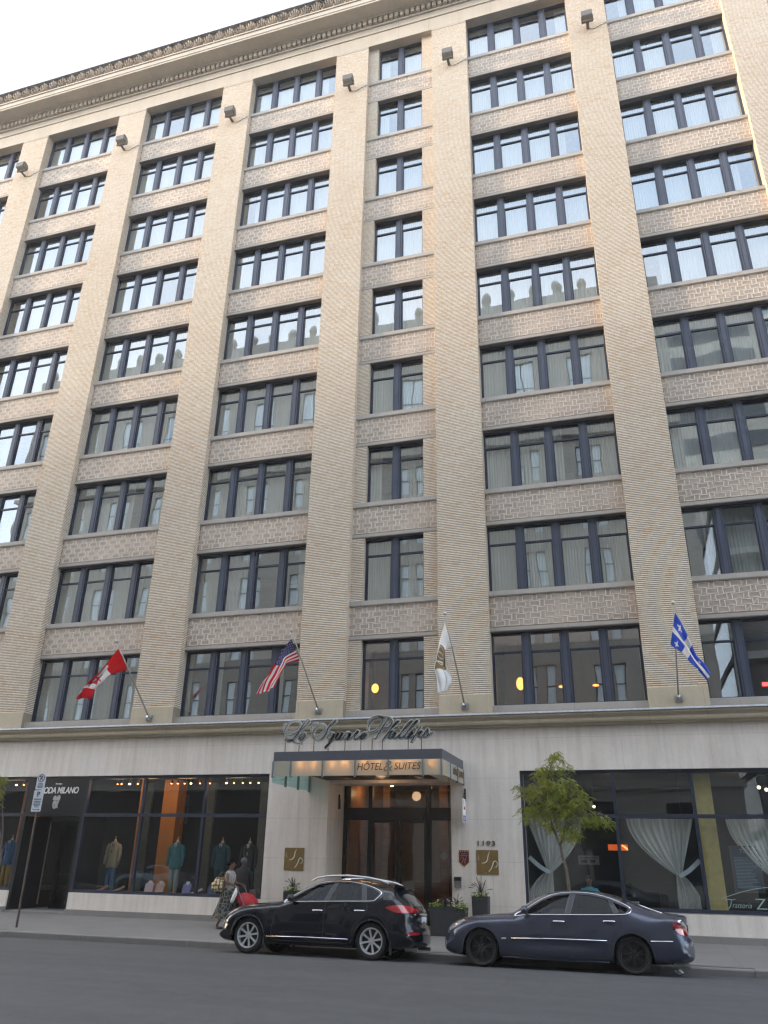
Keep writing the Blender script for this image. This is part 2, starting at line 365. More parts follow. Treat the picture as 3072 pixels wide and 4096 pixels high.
# spandrel panels: basket weave in real relief
def spandrel_mesh(w):
    b = MB(); h = 1.16; bot = .17
    b.box(0, w, .022, .60, .03, h, 1)                               # dark ground of the slots
    b.box(0, w, -.004, .60, 0, .03, 3)
    b.box(0, w, -.008, .0225, .0301, bot-.035, 4)                       # plain border
    nw = round(w/.434); pw = w/nw; wv, wh = pw*.42, pw*.58; rh = (h-bot)/5
    for r in range(5):
        z0 = bot+r*rh; x = -pw if r % 2 else -pw*1.0; x -= (pw*.5 if r % 2 else 0)
        while x < w:
            for kind, bw in (('v',wv),('h',wh)):
                a, c = max(0,x), min(w,x+bw)
                if c-a > .02:
                    e = .006; za, zb = z0+e, z0+rh-e; xa, xc = a+e, c-e; fr = .030
                    if kind == 'h': b.box(xa,xc,0,.023,za,za+fr); b.box(xa,xc,0,.023,zb-fr,zb)
                    else:
                        if a == x: b.box(xa,xa+fr*1.1,0,.023,za,zb)
                        if c == x+bw: b.box(xc-fr*1.1,xc,0,.023,za,zb)
                    if kind == 'h':
                        n = 4; s = (zb-za-2*fr)/(2*n-1)
                        for q in range(1,n): zq = za+fr+(2*q-1)*s; b.box(xa,xc,.008,.023,zq,zq+s*.95,2)
                    else:
                        n = 4; full = bw-2*e-2*fr; s = full/(2*n-1)
                        for q in range(1,n):
                            xq = x+e+fr+(2*q-1)*s
                            if xq > a and xq+s < c: b.box(xq,xq+s*.95,.006,.023,za,zb,2)
                x += bw
    return b.mesh('spandrel', [M['terra_light'], M['terra_dark'], M['terra_mid'], M['soffit_stone'], M['sill']])
SPM = {'wide': spandrel_mesh(BW), 'centre': spandrel_mesh(CW)}
# window groups
def window_frame_mesh(w, h, n):
    b = MB(); mw = .285 if n == 4 else .28; e = .045; lw = (w-2*e-(n-1)*mw)/n
    b.box(0,e,0,.16,0,h); b.box(w-e,w,0,.16,0,h); b.box(e,w-e,0,.16,0,.05); b.box(e,w-e,0,.16,h-.06,h)
    L = []
    for i in range(n):
        x0 = e+i*(lw+mw); L.append((x0,x0+lw)); b.box(x0,x0+lw,.035,.12,h-.66,h-.60)
        b.box(x0,x0+.03,.04,.12,.05,h-.66); b.box(x0+lw-.03,x0+lw,.04,.12,.05,h-.66); b.box(x0+.03,x0+lw-.03,.04,.12,.05,.09)
        if i < n-1:
            a = x0+lw; b.box(a,a+mw,.0,.16,.05,h-.06); b.box(a+.075,a+mw-.075,-.03,-.001,.03,h-.05,1)
            b.box(a+.012,a+.055,-.014,-.001,.05,h-.06,1); b.box(a+mw-.055,a+mw-.012,-.014,-.001,.05,h-.06,1)
    return b.mesh('window', [M['navy'], M['navy_l']]), L
def pane_mesh(w, h):
    b = MB(); b.quad((.02,.085,.02),(w-.02,.085,.02),(w-.02,.085,h-.02),(.02,.085,h-.02)); return b.mesh('pane', M['glass'])
def curtain_mesh(L, h, opens, rnd):
    b = MB()
    for (x0,x1),op in zip(L,opens):
        if op == 2: continue
        spans = [(x0-.10,x1+.10)] if op == 0 else ([(x0-.10,x0+(x1-x0)*rnd.uniform(.3,.55))] if rnd.random() < .5 else [(x1-(x1-x0)*rnd.uniform(.3,.55),x1+.10)])
        for a,c in spans:
            n = int((c-a)/.018); fr = rnd.uniform(52,75); ph = rnd.uniform(0,6)
            ys = [.24+.013*math.sin(fr*(a+(c-a)*i/n)+ph)+.010*math.sin(fr*.37*(a+(c-a)*i/n)+ph*2) for i in range(n+1)]
            for i in range(n):
                xa, xb = a+(c-a)*i/n, a+(c-a)*(i+1)/n
                b.quad((xa,ys[i],.02),(xb,ys[i+1],.02),(xb,ys[i+1]*.6+.095,h-.02),(xa,ys[i]*.6+.095,h-.02))
    return b.mesh('curtain', M['curtain'], smooth=True)
rnd = random.Random(3)
WH = H-1.16-.19
kinds = {}
for kd,w,n in (('wide',BW,4),('centre',2.15,2)):
    fm, L = window_frame_mesh(w, WH, n); pm = pane_mesh(w, WH)
    cur = [curtain_mesh(L, WH, o, rnd) for o in ([[0]*n]*4+[[0]*(n-1)+[1],[1]+[0]*(n-1),[0,2]+[0]*(n-2) if n == 4 else [0,0],[0]*n, [0,0,1,0][:n], ([0,0,2,1] if n == 4 else [0,0])])]
    kinds[kd] = (fm, pm, cur, L)
for bi,(x0,x1,kd) in enumerate(bays):
    for r in range(9):
        zt = (ZS0-H*(r-1)-1.16) if r else Z_LINT
        zb = (ZS0-H*r+.19) if r < 8 else 6.25
        wx = x0 if kd == 'wide' else x0+.46
        fm, pm, cur, L = kinds[kd]
        wo = link('window', fm, hotel, (wx, YW, zt-WH))
        link('pane', pm, wo)
        if r < 8: link('curtain', cur[rnd.randrange(len(cur))], wo)
        elif bi == 2:                                            # lowest row: plain sheer blinds in one bay
            link('curtain', cur[0], wo)
        elif bi == 3:
            b = MB()
            for a,c in ((L[0][0],L[0][0]+.12),(L[1][0]-.02,L[1][0]+.14),(L[3][0]-.02,L[3][0]+.1)):
                b.quad((a,.24,.02),(c,.27,.02),(c,.27,WH-.02),(a,.24,WH-.02))
            b.build('curtain', M['curtain'], wo)
        if kd == 'centre':                                        # brick jambs either side of the narrow window
            b = MB(); b.box(x0,wx,YSP,YSP+.9,zb-(.0 if r < 8 else .12),zt); b.build('brick_jamb', M['brick'], hotel)
            b = MB(); b.box(wx+2.15,x1,YSP,YSP+.9,zb-(.0 if r < 8 else .12),zt); b.build('brick_jamb', M['brick'], hotel)
        if r < 8:
            b = MB(); z = ZS0-H*r
            b.box(x0,x1,YSP-.055,YW+.10,z+.03,z+.19); b.box(x0,x1,YSP-.03,YW,z+.0,z+.03)
            b.build('sill', M['sill'], hotel)
            link('spandrel', SPM[kd], hotel, (x0, YSP, z-1.16))
    b = MB(); b.box(x0,x1,YSP-.12,YW+.1,6.02,6.25); b.build('sill', M['sill'], hotel)
# rooms behind: floors, back wall and cross walls
b = MB(); b.box(XL,XR,4.5,4.6,5.6,39)
for r in range(9):
    z = ZS0-H*r-.9; b.box(XL,XR,YSP+.62,4.5,z-.2,z+.12)
b.box(XL,XR,.6,4.5,38.2,38.5); b.box(XL,XR,.6,4.5,5.7,6.0)
for x0,x1,kd in bays: b.box(x1+P/2-.08,x1+P/2+.08,YSP+.91,4.5,5.7,39)
b.build('interior_wall', M['room'], hotel)
# top: architrave, dentils, corona, carved cresting
b = MB(); b.box(XL,XR,0,1.2,Z_LINT,38.98); b.box(XL,XR,-.05,1.2,38.98,39.06); b.box(XL,XR,-.02,1.2,39.06,39.40); b.box(XL,XR,-.10,1.2,39.40,39.52)
b.build('architrave', M['trim'], hotel)
b = MB(); x = XL
while x < XR: b.box(x,x+.17,-.24,-.06,39.52,39.80); x += .27
b.build('dentil_band', M['trim'], hotel)
b = MB(); b.box(XL,XR,-.06,1.2,39.52,39.80); b.box(XL,XR,-.30,1.2,39.80,39.88); b.box(XL,XR,-.95,1.2,39.88,40.00); b.box(XL,XR,-.98,1.2,40.0,40.28); b.box(XL,XR,-1.03,1.2,40.28,40.36)
b.build('cornice', M['trim'], hotel)
M['cresting'] = mat('weathered_carved_stone', (.27,.21,.155), .9, var=.55, scale=2.2, bmp=.6, bscale=9)
b = MB(); b.box(XL,XR,-.93,1.2,40.36,41.02)
x = XL
while x < -1.0 or x < XR:                                            # palmettes leaning out under the top fillet
    for k,(dx,hh,w) in enumerate(((0,.58,.07),(-.11,.50,.055),(.11,.50,.055),(-.20,.36,.04),(.20,.36,.04))):
        b.tube([(x+dx*.4,-.96,40.40),(x+dx,-1.0,40.36+hh*.6),(x+dx*1.2,-1.08,40.36+hh)], [w*.6,w,w*.75], 6)
    b.ball((x+.30,-.97,40.47),(.09,.06,.09),6); b.ball((x+.30,-1.0,40.9),(.07,.06,.08),6)
    x += .60
b.build('carved_cresting', M['cresting'], hotel, smooth=True)
b = MB(); b.box(XL,XR,-1.16,1.2,41.02,41.10); b.build('roof_edge', M['flash'], hotel)
b = MB(); b.box(XL,XR,1.2,4.6,38.6,40.9); b.box(XL,XR,4.61,14,5,40.9); b.box(XL,XR,7.2,14,0,5); b.build('rear_wall', M['room'], hotel)
# belt course above the ground floor
b = MB(); 
b.prism([(-.02,6.01),(-.36,5.955),(-.38,5.90),(-.34,5.895),(0,5.895)], lambda u,v,d:(d,u,v), XL, XR); b.build('flashing', M['flash'], hotel)
b = MB(); prof = [(.0,5.895),(-.33,5.895),(-.34,5.84),(-.29,5.79),(-.25,5.75),(-.26,5.68),(-.24,5.63),(-.16,5.60),(-.15,5.56),(.0,5.55)]
b.prism(prof, lambda u,v,d:(d,u,v), XL, XR); b.build('belt_course', M['sand'], hotel)
# ------------------------------------------------------------------ buildings across the street (seen in the windows' reflections)
M['opp'] = stone_mat('pale_rusticated_stone', (.52,.485,.425), 1.6, .62, 0, 0, .2)
M['oppglass'] = mat('far_window_sky_tint', (.80,.90,.98), .3, var=.08, scale=.5)  # sky reflection in the panes painted as pale blue-white
M['oppdark'] = mat('far_window_dark', (.03,.035,.04), .15, spec=.8)
M['oppbase'] = stone_mat('dark_granite_shopfront', (.05,.048,.046), 2.2, 1.5, 0, 0, .2)
def opposite():
    t = thing('office_building', 'pale stone office block with round topped finials along its parapet, mirrored in the hotel windows', 'building')
    X0, X1, Y = -42., 14.5, -26.5
    b = MB(); pit = 4.35; n = 13; xs = [X0+.0+pit*i for i in range(n+1)]
    rows = [(1.2,5.0),(7.2,9.6),(11.2,13.6),(15.2,17.6),(19.2,21.6),(23.2,25.6),(27.2,29.6),(33.0,37.6)]
    zz = [0]+[z for r in rows for z in r]+[43.2]
    lo = MB(); up_ = b
    for a in range(0,len(zz)-1,2): (lo if zz[a] < 14 else up_).box(X0,X1,Y-14,Y,zz[a],zz[a+1])          # solid bands
    for z0,z1 in rows:
        b = lo if z0 < 14 else up_
        for i in range(n):
            b.box(xs[i],xs[i]+1.25,Y-1,Y,z0,z1); b.box(xs[i]+pit-1.25,xs[i]+pit,Y-1,Y,z0,z1)
            if z1-z0 < 4: b.box(xs[i]+pit/2-.28,xs[i]+pit/2+.28,Y-1,Y-.04,z0,z1)
    b = up_; b.box(X0,X1,Y-14,Y-1.01,0,43.2)
    b.build('wall', M['opp'], t); lo.build('lower_wall', stone_mat('shaded_rusticated_stone', (.34,.315,.275), 1.6, .62, 0, 0, .25), t)  # lower bands coloured darker for the shade deep in the street
    b = MB(); b.box(X0-.1,-9,Y,Y+.25,0,5.88); b.build('shopfront', M['oppbase'], t)
    b = MB(); b.box(-9,X1+.1,Y,Y+.25,0,5.88); b.build('shopfront', M['opp'], t); b = MB()
    for q in range(5): b.box(-7+q*4.35,-5.3+q*4.35,Y+.25,Y+.27,.8,5.2)
    b.build('shopfront_opening', M['oppdark'], t)
    c = MB(); c.box(X0-.3,X1+.3,Y,Y+.35,5.9,6.4); c.box(X0,X1,Y,Y+.2,10.2,10.5); c.box(X0,X1,Y,Y+.45,30.4,30.9); c.box(X0-.5,X1+.5,Y,Y+.7,40.2,40.9); c.box(X0,X1,Y-.6,Y+.15,40.9,43.5)
    c.build('cornice', M['opp'], t)
    wd = {}
    for z0,z1 in rows:
        if z1-z0 not in wd:
            m = MB(); w = pit-2.5
            for k in (0,1):
                a = w/2*k+.28*(k == 1); e = w/2*(k+1)-.28*(k == 0) if z1-z0 < 4 else w/2*(k+1)
                if z1-z0 >= 4: a = w/2*k
                m.box(a+.05,e-.05,-.22,-.17,.05,z1-z0-.05,0 if (k+int(z0)) % 2 else 0); m.box(a,e,-.169,-.12,(z1-z0)*.5-.04,(z1-z0)*.5+.04,1)
            wd[z1-z0] = m.mesh('window', [M['oppglass'], M['oppdark']])
        for i in range(n): link('window', wd[z1-z0], t, (xs[i]+1.25, Y, z0))
    f = MB(); x = X0+.7
    f.lathe([(.33,0),(.33,.8),(.40,.85),(.38,1.15),(.27,1.42),(.10,1.56),(0,1.6)], (0,0,0), n=10)
    fm = f.mesh('finial', M['opp'], smooth=True)
    while x < X1: link('finial', fm, t, (x, Y-.3, 43.5)); x += 1.93
    # round banded tower to the right
    t = thing('office_tower', 'tall rounded glass tower banded with white floors, mirrored in the right hand windows', 'building')
    b = MB()
    for k in range(26):
        z = k*3.1; b.lathe([(0,0),(18,0),(18,1.1),(0,1.1)], (47,-86,z), n=40)
    b.build('floor_band', mat('white_concrete', (.36,.37,.37), .6), t)
    b = MB(); b.lathe([(17.4,0),(17.4,80)], (47,-86,0), n=40); b.build('curtain_wall', mat('tower_glass', (.20,.28,.34), .1, metal=.7), t, smooth=True)
    t = thing('pale_slab_block', 'pale plain high block between the stone office and the round tower', 'building')
    b = MB(); b.box(17,29,-78,-62,0,66); b.build('wall', M['opp'], t)
    b = MB()
    for k in range(16): b.box(18,28,-62,-61.9,4+k*3.8,6+k*3.8)
    b.build('window_strip', M['oppdark'], t)
    t = thing('concrete_frame_building', 'low concrete framed building beyond the stone office block', 'building')
    b = MB()
    for k in range(8): b.box(16,60,-44,-30,k*3.6,k*3.6+.45)
    for i in range(8): b.box(16+i*5.8,16.6+i*5.8,-30.6,-30.05,0,25.2)
    b.build('wall', mat('raw_concrete', (.35,.34,.33), .8), t)
    b = MB(); b.box(16.1,59.9,-43.8,-31.5,.1,25); b.build('glazing', M['oppdark'], t)
    t = thing('shade_block', 'unseen long block added down the street to shade the lower hotel floors', 'building')
    b = MB(); b.box(-300,-98,-62,-27,0,39.5)  # added out of view to block the low sun from the lower floors
    for k in range(9): b.box(-300,-97.9,-27,-26.8,3.6*k+3,3.6*k+4.2)
    b.build('wall', M['opp'], t)
opposite()
# ------------------------------------------------------------------ ground floor of the hotel
ZT = 4.33
def ground_floor():
    b = MB(); D = .9
    b.box(XL,XR,-.03,D,ZT,5.55)                                            # band over the shop windows
    b.box(-2.4,-.37,-.03,D,-.2,ZT); b.box(3.48,5.53,-.03,D,-.2,ZT)           # walls each side of the entrance
    b.box(-.37,3.48,.02,D,4.02,ZT)
    b.build('limestone_wall', M['lime'], hotel)
    
    for xa,xb in ((-.62,-.37),(3.48,3.73)): b = MB(); b.box(xa,xb,D,3.2,-.2,4.3); b.build('entrance_reveal', M['lime'], hotel)
    for x0,x1 in ((XL,-11.6),(-9.2,-2.4),(5.53,XR)):
        c = MB(); c.box(x0,x1,-.03,D-.3,.26,.74); c.build('stall_riser', M['lime'], hotel)
        c = MB(); c.box(x0,x1,-.16,D-.3,-.2,.26); c.build('plinth_step', M['base_stone'], hotel)
    c = MB(); c.box(-11.6,-9.2,-.05,2.6,-.2,.16); c.build('door_step', M['base_stone'], hotel)
    c = MB(); c.box(-11.62,-11.6,.6,1.6,.26,3.); c.box(-9.2,-9.18,.6,1.6,.16,.74); c.build('stall_riser', M['lime'], hotel)
    # shop fronts
    def front(name, xs, x0, x1, z0, z1, zt, gm='shopglass', y=.10):
        f = MB(); e = .07
        f.box(x0,x1,y-.05,y+.08,z1-.10,z1); f.box(x0,x1,y-.05,y+.08,z0,z0+.09)
        f.box(x0,x0+e,y-.05,y+.08,z0+.09,z1-.10); f.box(x1-e,x1,y-.05,y+.08,z0+.09,z1-.10)
        f.box(x0+e,x1-e,y-.04,y+.06,zt-.05,zt+.05)
        for x in xs:
            f.box(x-.045,x+.045,y-.045,y+.07,z0+.09,zt-.05); f.box(x-.045,x+.045,y-.045,y+.07,zt+.05,z1-.10)
        o = f.build(name, M['navy'], hotel)
        g = MB(); g.quad((x0+.02,y+.03,z0+.02),(x1-.02,y+.03,z0+.02),(x1-.02,y+.03,z1-.02),(x0+.02,y+.03,z1-.02)); g.build('pane', M[gm], o)
        return o
    front('shop_window', [-6.97,-4.68], -9.2, -2.4, .74, ZT, 3.09)
    front('shop_window', [-13.9], -16.2, -11.6, .74, ZT, 3.09)
    front('restaurant_window', [8.13,10.21,12.4], 5.53, 14.8, .76, ZT, 3.11)
    # black fascia and recessed shop door
    b = MB(); b.box(-11.6,-9.2,.06,.14,3.14,ZT-.02); b.box(-11.6,-9.2,.05,.15,3.05,3.14)
    b.build('fascia_panel', M['black'], hotel)
    b = MB(); b.box(-11.6,-11.5,.06,1.4,.16,3.05); b.box(-9.3,-9.2,.06,1.4,.16,3.05); b.box(-11.6,-9.2,1.4,1.5,2.95,3.05); b.box(-11.0,-10.9,1.4,1.5,.16,2.95)
    b.box(-9.92,-9.84,1.4,1.5,.16,2.95)
    b.build('shop_door_frame', M['black'], hotel)
    d = MB(); d.box(-10.9,-10.82,1.42,1.48,.16,2.9); d.box(-10.0,-9.92,1.42,1.48,.16,2.9); d.box(-10.82,-10.0,1.42,1.48,2.82,2.9); d.box(-10.82,-10.0,1.42,1.48,.16,.3)
    d.box(-10.82,-10.0,1.43,1.47,1.18,1.25); do = d.build('shop_door', M['black'], hotel)
    g = MB(); g.quad((-10.82,1.45,.3),(-10.0,1.45,.3),(-10.0,1.45,2.82),(-10.82,1.45,2.82)); g.build('pane', M['shopglass'], do)
    h = MB(); h.tube([(-9.72,1.40,1.15),(-9.72,1.32,1.15),(-9.72,1.32,1.62),(-9.72,1.40,1.62)], .016, 6); h.build('handle', M['steel'], do)
    g = MB(); g.quad((-11.5,1.45,.16),(-11.0,1.45,.16),(-11.0,1.45,2.95),(-11.5,1.45,2.95)); g.quad((-9.84,1.45,.16),(-9.3,1.45,.16),(-9.3,1.45,2.95),(-9.84,1.45,2.95)); g.build('side_light', M['shopglass'], hotel)
    # shells of the two shops and the lobby
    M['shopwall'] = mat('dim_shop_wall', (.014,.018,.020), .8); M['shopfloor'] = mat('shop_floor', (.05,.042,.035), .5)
    M['orange'] = mat('orange_pillar_paint', (.52,.20,.03), .6, var=.15, scale=1.2, stretch=(2,2,.3)); M['mustard'] = mat('mustard_pillar_paint', (.52,.40,.13), .7)
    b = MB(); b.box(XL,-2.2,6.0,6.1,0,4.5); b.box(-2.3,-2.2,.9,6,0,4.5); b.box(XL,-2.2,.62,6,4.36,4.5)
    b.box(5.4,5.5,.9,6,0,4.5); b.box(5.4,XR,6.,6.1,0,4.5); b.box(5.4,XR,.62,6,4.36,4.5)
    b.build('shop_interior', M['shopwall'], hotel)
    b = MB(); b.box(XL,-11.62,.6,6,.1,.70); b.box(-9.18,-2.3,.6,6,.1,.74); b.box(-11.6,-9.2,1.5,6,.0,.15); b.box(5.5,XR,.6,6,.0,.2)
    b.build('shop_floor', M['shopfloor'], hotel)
    for x,y,w in ((-7.05,1.9,.58),(-7.95,1.5,.14),(-4.4,4.2,.5),(-13.3,2.2,.5),(-2.65,3.6,.3)):
        b = MB(); b.box(x-w/2,x+w/2,y,y+w,.7,4.36); b.build('pillar', M['orange'], hotel)
    b = MB(); b.box(10.28,10.72,.4,.9,.2,4.36); b.build('pillar', M['mustard'], hotel)
    M['bluish'] = mat('grey_green_hanging', (.16,.20,.20), .8); b = MB()
    for x0,x1 in ((-9.0,-8.5),(-6.2,-5.9),(-4.1,-3.5)): b.box(x0,x1,3.0,3.1,.74,4.36)
    b.build('display_screen', M['bluish'], hotel)
    # entrance
    Y = 1.5
    f = MB()
    for x,w in ((-.33,.10),(.53,.13),(2.44,.14),(3.44,.10)): f.box(x-w/2,x+w/2,Y-.06,Y+.10,.12,4.1)
    f.box(-.28,.465,Y-.05,Y+.09,3.03,3.40); f.box(.595,2.37,Y-.10,Y+.09,3.03,3.40); f.box(2.51,3.39,Y-.05,Y+.09,3.03,3.40); f.box(-.28,3.39,Y-.05,Y+.09,.12,.26)
    f.build('entrance_frame', M['black'], hotel)
    g = MB(); g.quad((-.3,Y,.2),(3.4,Y,.2),(3.4,Y,4.1),(-.3,Y,4.1)); g.build('entrance_glazing', M['shopglass'], hotel)
    d = MB()
    for x0,x1 in ((.62,1.47),(1.53,2.36)):
        dd = MB(); 
        for a in (x0,x1-.05): dd.box(a,a+.05,Y-.09,Y-.05,.27,3.02)
        dd.box(x0+.05,x1-.05,Y-.09,Y-.05,.27,.37); dd.box(x0+.05,x1-.05,Y-.09,Y-.05,2.95,3.02); dd.build('sliding_door', M['black'], hotel)
    b = MB(); b.box(.7,2.3,Y-.14,Y-.101,3.08,3.2); b.build('door_sensor', M['black'], hotel)
    M['lobby'] = mat('lobby_wall_warm', (.30,.24,.19), .7); M['wood'] = mat('lobby_wood', (.26,.11,.035), .5, var=.25, scale=2, stretch=(1,1,6))
    b = MB(); b.box(-.6,3.7,7,7.1,0,4.6); b.box(-.7,-.62,3.2,7,0,4.6); b.box(3.73,3.8,3.2,7,0,4.6); b.box(-.7,3.8,2.2,7,4.35,4.5); b.build('lobby_wall', M['lobby'], hotel)
    b = MB(); b.box(-.36,-.2,1.62,6.9,.1,4.3); b.box(.42,.62,3.2,3.4,.1,4.3); b.box(2.2,2.5,4.,4.2,.1,4.3); b.box(3.0,3.4,5,5.1,.1,4.3); b.build('lobby_panelling', M['wood'], hotel)
    b = MB(); b.box(-.6,3.7,-.1,7,.0,.12); b.build('lobby_floor', M['base_stone'], hotel)
    b = MB(); b.box(1.0,2.1,5.2,5.9,.12,1.2); b.build('reception_desk', M['wood'], hotel)
    M['warm'] = emitmat('warm_lamp_glow', (1.,.60,.25), 3.); M['warmdim'] = emitmat('warm_lamp_dim', (1.,.55,.22), 2.5)
    for x,y in ((.1,2.6),(1.4,3.2),(.3,4.6),(2.6,3.0),(1.5,5.5)):
        b = MB(); b.lathe([(0,0),(.07,0),(.09,.03),(0,.03)], (x,y,4.31), n=12); b.build('downlight', M['warm'], hotel)
    # soffit with louvres over the entrance recess, running out under the canopy
    b = MB(); b.box(-.36,3.47,.0,2.2,4.14,4.2); b.build('recess_ceiling', M['black'], hotel)
    b = MB(); b.box(-.362,-.30,.88,.96,3.33,3.76); b.build('entrance_speaker', M['black'], hotel)
    for (x,y,z,e,s,r) in ((1.5,3.2,4.0,3.5,.3,(1,.62,.3)),(.1,2.4,3.9,2,.1,(1,.6,.28)),(-7.3,.75,4.0,6,.3,(1,.62,.33)),(-3.9,.75,4.0,4.5,.3,(1,.66,.4)),(-5.8,.75,4.0,4.5,.3,(1,.66,.4)),(-8.5,.75,4.0,3.5,.3,(1,.7,.5)),(-12.9,.9,4.0,4,.3,(1,.6,.33)),(8.0,3.0,3.8,1.2,.3,(1,.6,.33)),(11.5,2.6,3.8,1.,.3,(1,.7,.4))):
        l = bpy.data.lights.new('interior_lamp', 'POINT'); l.energy = e; l.color = r; l.shadow_soft_size = s
        lo = bpy.data.objects.new('interior_lamp', l); COL.objects.link(lo); lo.location = (x,y,z)
ground_floor()

# lamps glimpsed in the lowest row of hotel windows
def window_lamps():
    g = emitmat('glowing_glass_shade', (1.,.36,.07), 1.1); g2 = emitmat('glowing_pendant', (1.,.30,.05), 1.2)
    red = emitmat('red_exit_glow', (1.,.03,.03), 3.)
    for x,y,z,k,l in ((.52,1.7,7.26,0,'round glowing wall lamp seen through the narrow lowest window over the canopy'),(5.5,1.6,7.19,1,'oval glowing lamp behind the first pane of the lowest window right of the canopy'),
                      (6.82,1.5,7.02,2,'small flat pendant behind the second pane of the lowest window right of the canopy'),(7.87,1.5,7.02,2,'small flat pendant behind the third pane of the lowest window right of the canopy')):
        t = thing('hanging_lamp', l, 'lamp', (x,y,z), 0, 'lamps glowing inside the lowest row of hotel windows')
        b = MB(); r = {0:(.13,.08,.16),1:(.13,.1,.21),2:(.10,.10,.035)}[k]
        b.ball((0,0,0), r, 14); b.build('lamp_shade', g if k < 2 else g2, t, smooth=True)
        b = MB(); b.tube([(0,0,r[2]*.9),(0,0,8.6-z)], .008, 6); b.build('cord', M['black'], t)
        l = bpy.data.lights.new('lamp_light', 'POINT'); l.energy = (1.0,.8,.5)[k]; l.color = (1,.38,.10); l.shadow_soft_size = .1
        lo = bpy.data.objects.new('lamp_light', l); COL.objects.link(lo); lo.location = (x,y-.28,z)
    t = thing('red_sign_lamp', 'small red glowing lamp in the lowest window at the right edge', 'lamp', (12.75,1.5,6.85)); b = MB(); b.box(-.09,.09,-.02,.02,-.05,.05); b.build('lens', red, t)
    b = MB(); b.box(-.12,.12,.021,.06,-.08,.08); b.build('housing', M['black'], t)
    w = mat('dark_glow_wall', (.085,.055,.040), .9); b = MB()
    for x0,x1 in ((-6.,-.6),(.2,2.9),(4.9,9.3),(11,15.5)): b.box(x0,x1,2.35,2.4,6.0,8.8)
    b.build('glow_wall', w, hotel)  # walls added close behind the lamps to catch their glow
window_lamps()

# ------------------------------------------------------------------ lettering helper
def text_mesh(s, size, ext=.004, shear=0., bold=0., spacing=1.):
    c = bpy.data.curves.new('letters', 'FONT'); c.body = s; c.size = size; c.extrude = ext; c.shear = shear; c.offset = bold; c.space_character = spacing
    o = bpy.data.objects.new('letters', c); COL.objects.link(o); dg = bpy.context.evaluated_depsgraph_get(); dg.update()
    me = bpy.data.meshes.new_from_object(o.evaluated_get(dg)); bpy.data.objects.remove(o); bpy.data.curves.remove(c); return me
def put_text(s, parent, mat_, loc, width=None, height=None, name='lettering', face='front', **kw):
    me = text_mesh(s, 1., **kw); me.materials.clear(); me.materials.append(mat_)
    xs = [v.co.x for v in me.vertices]; ys = [v.co.y for v in me.vertices]; w = max(xs)-min(xs); h = max(ys)-min(ys)
    sx = width/w if width else None; sy = height/h if height else None; sx = sx or sy; sy = sy or sx
    for v in me.vertices:
        x, y, z = (v.co.x-min(xs))*sx, (v.co.y-min(ys))*sy, v.co.z
        v.co = (x, -z, y) if face == 'front' else (z, x, y)
    me.update(); return link(name, me, parent, loc)
def ribbon(pts, width, closed=False, ext=.01, y=0., taper=True):
    # flat brush stroke in the x-z plane, thicker in its middle, with real depth
    P_ = [Vector((a,0,c)) for a,c in pts]; P_ = smoothpts(P_, 6) if len(P_) > 2 else P_; n = len(P_); b = MB(); L_ = []; R_ = []
    for i,p in enumerate(P_):
        t = P_[min(i+1,n-1)]-P_[max(i-1,0)]; t = t.normalized() if t.length > 1e-9 else Vector((1,0,0)); nn = Vector((-t.z,0,t.x))
        k = 1. if not taper else .45+.55*min(1., min(i,n-1-i)/max(1,n*.25)); L_.append(p+nn*width*.5*k); R_.append(p-nn*width*.5*k)
    vs = []
    for l,r in zip(L_,R_): vs += [(l.x,y-ext,l.z),(r.x,y-ext,r.z),(r.x,y+ext,r.z),(l.x,y+ext,l.z)]
    fs = []
    for i in range(n-1):
        for q in range(4): fs.append((i*4+q,i*4+(q+1)%4,(i+1)*4+(q+1)%4,(i+1)*4+q))
    fs += [(0,1,2,3),((n-1)*4+3,(n-1)*4+2,(n-1)*4+1,(n-1)*4)]
    return b.add(vs, fs)

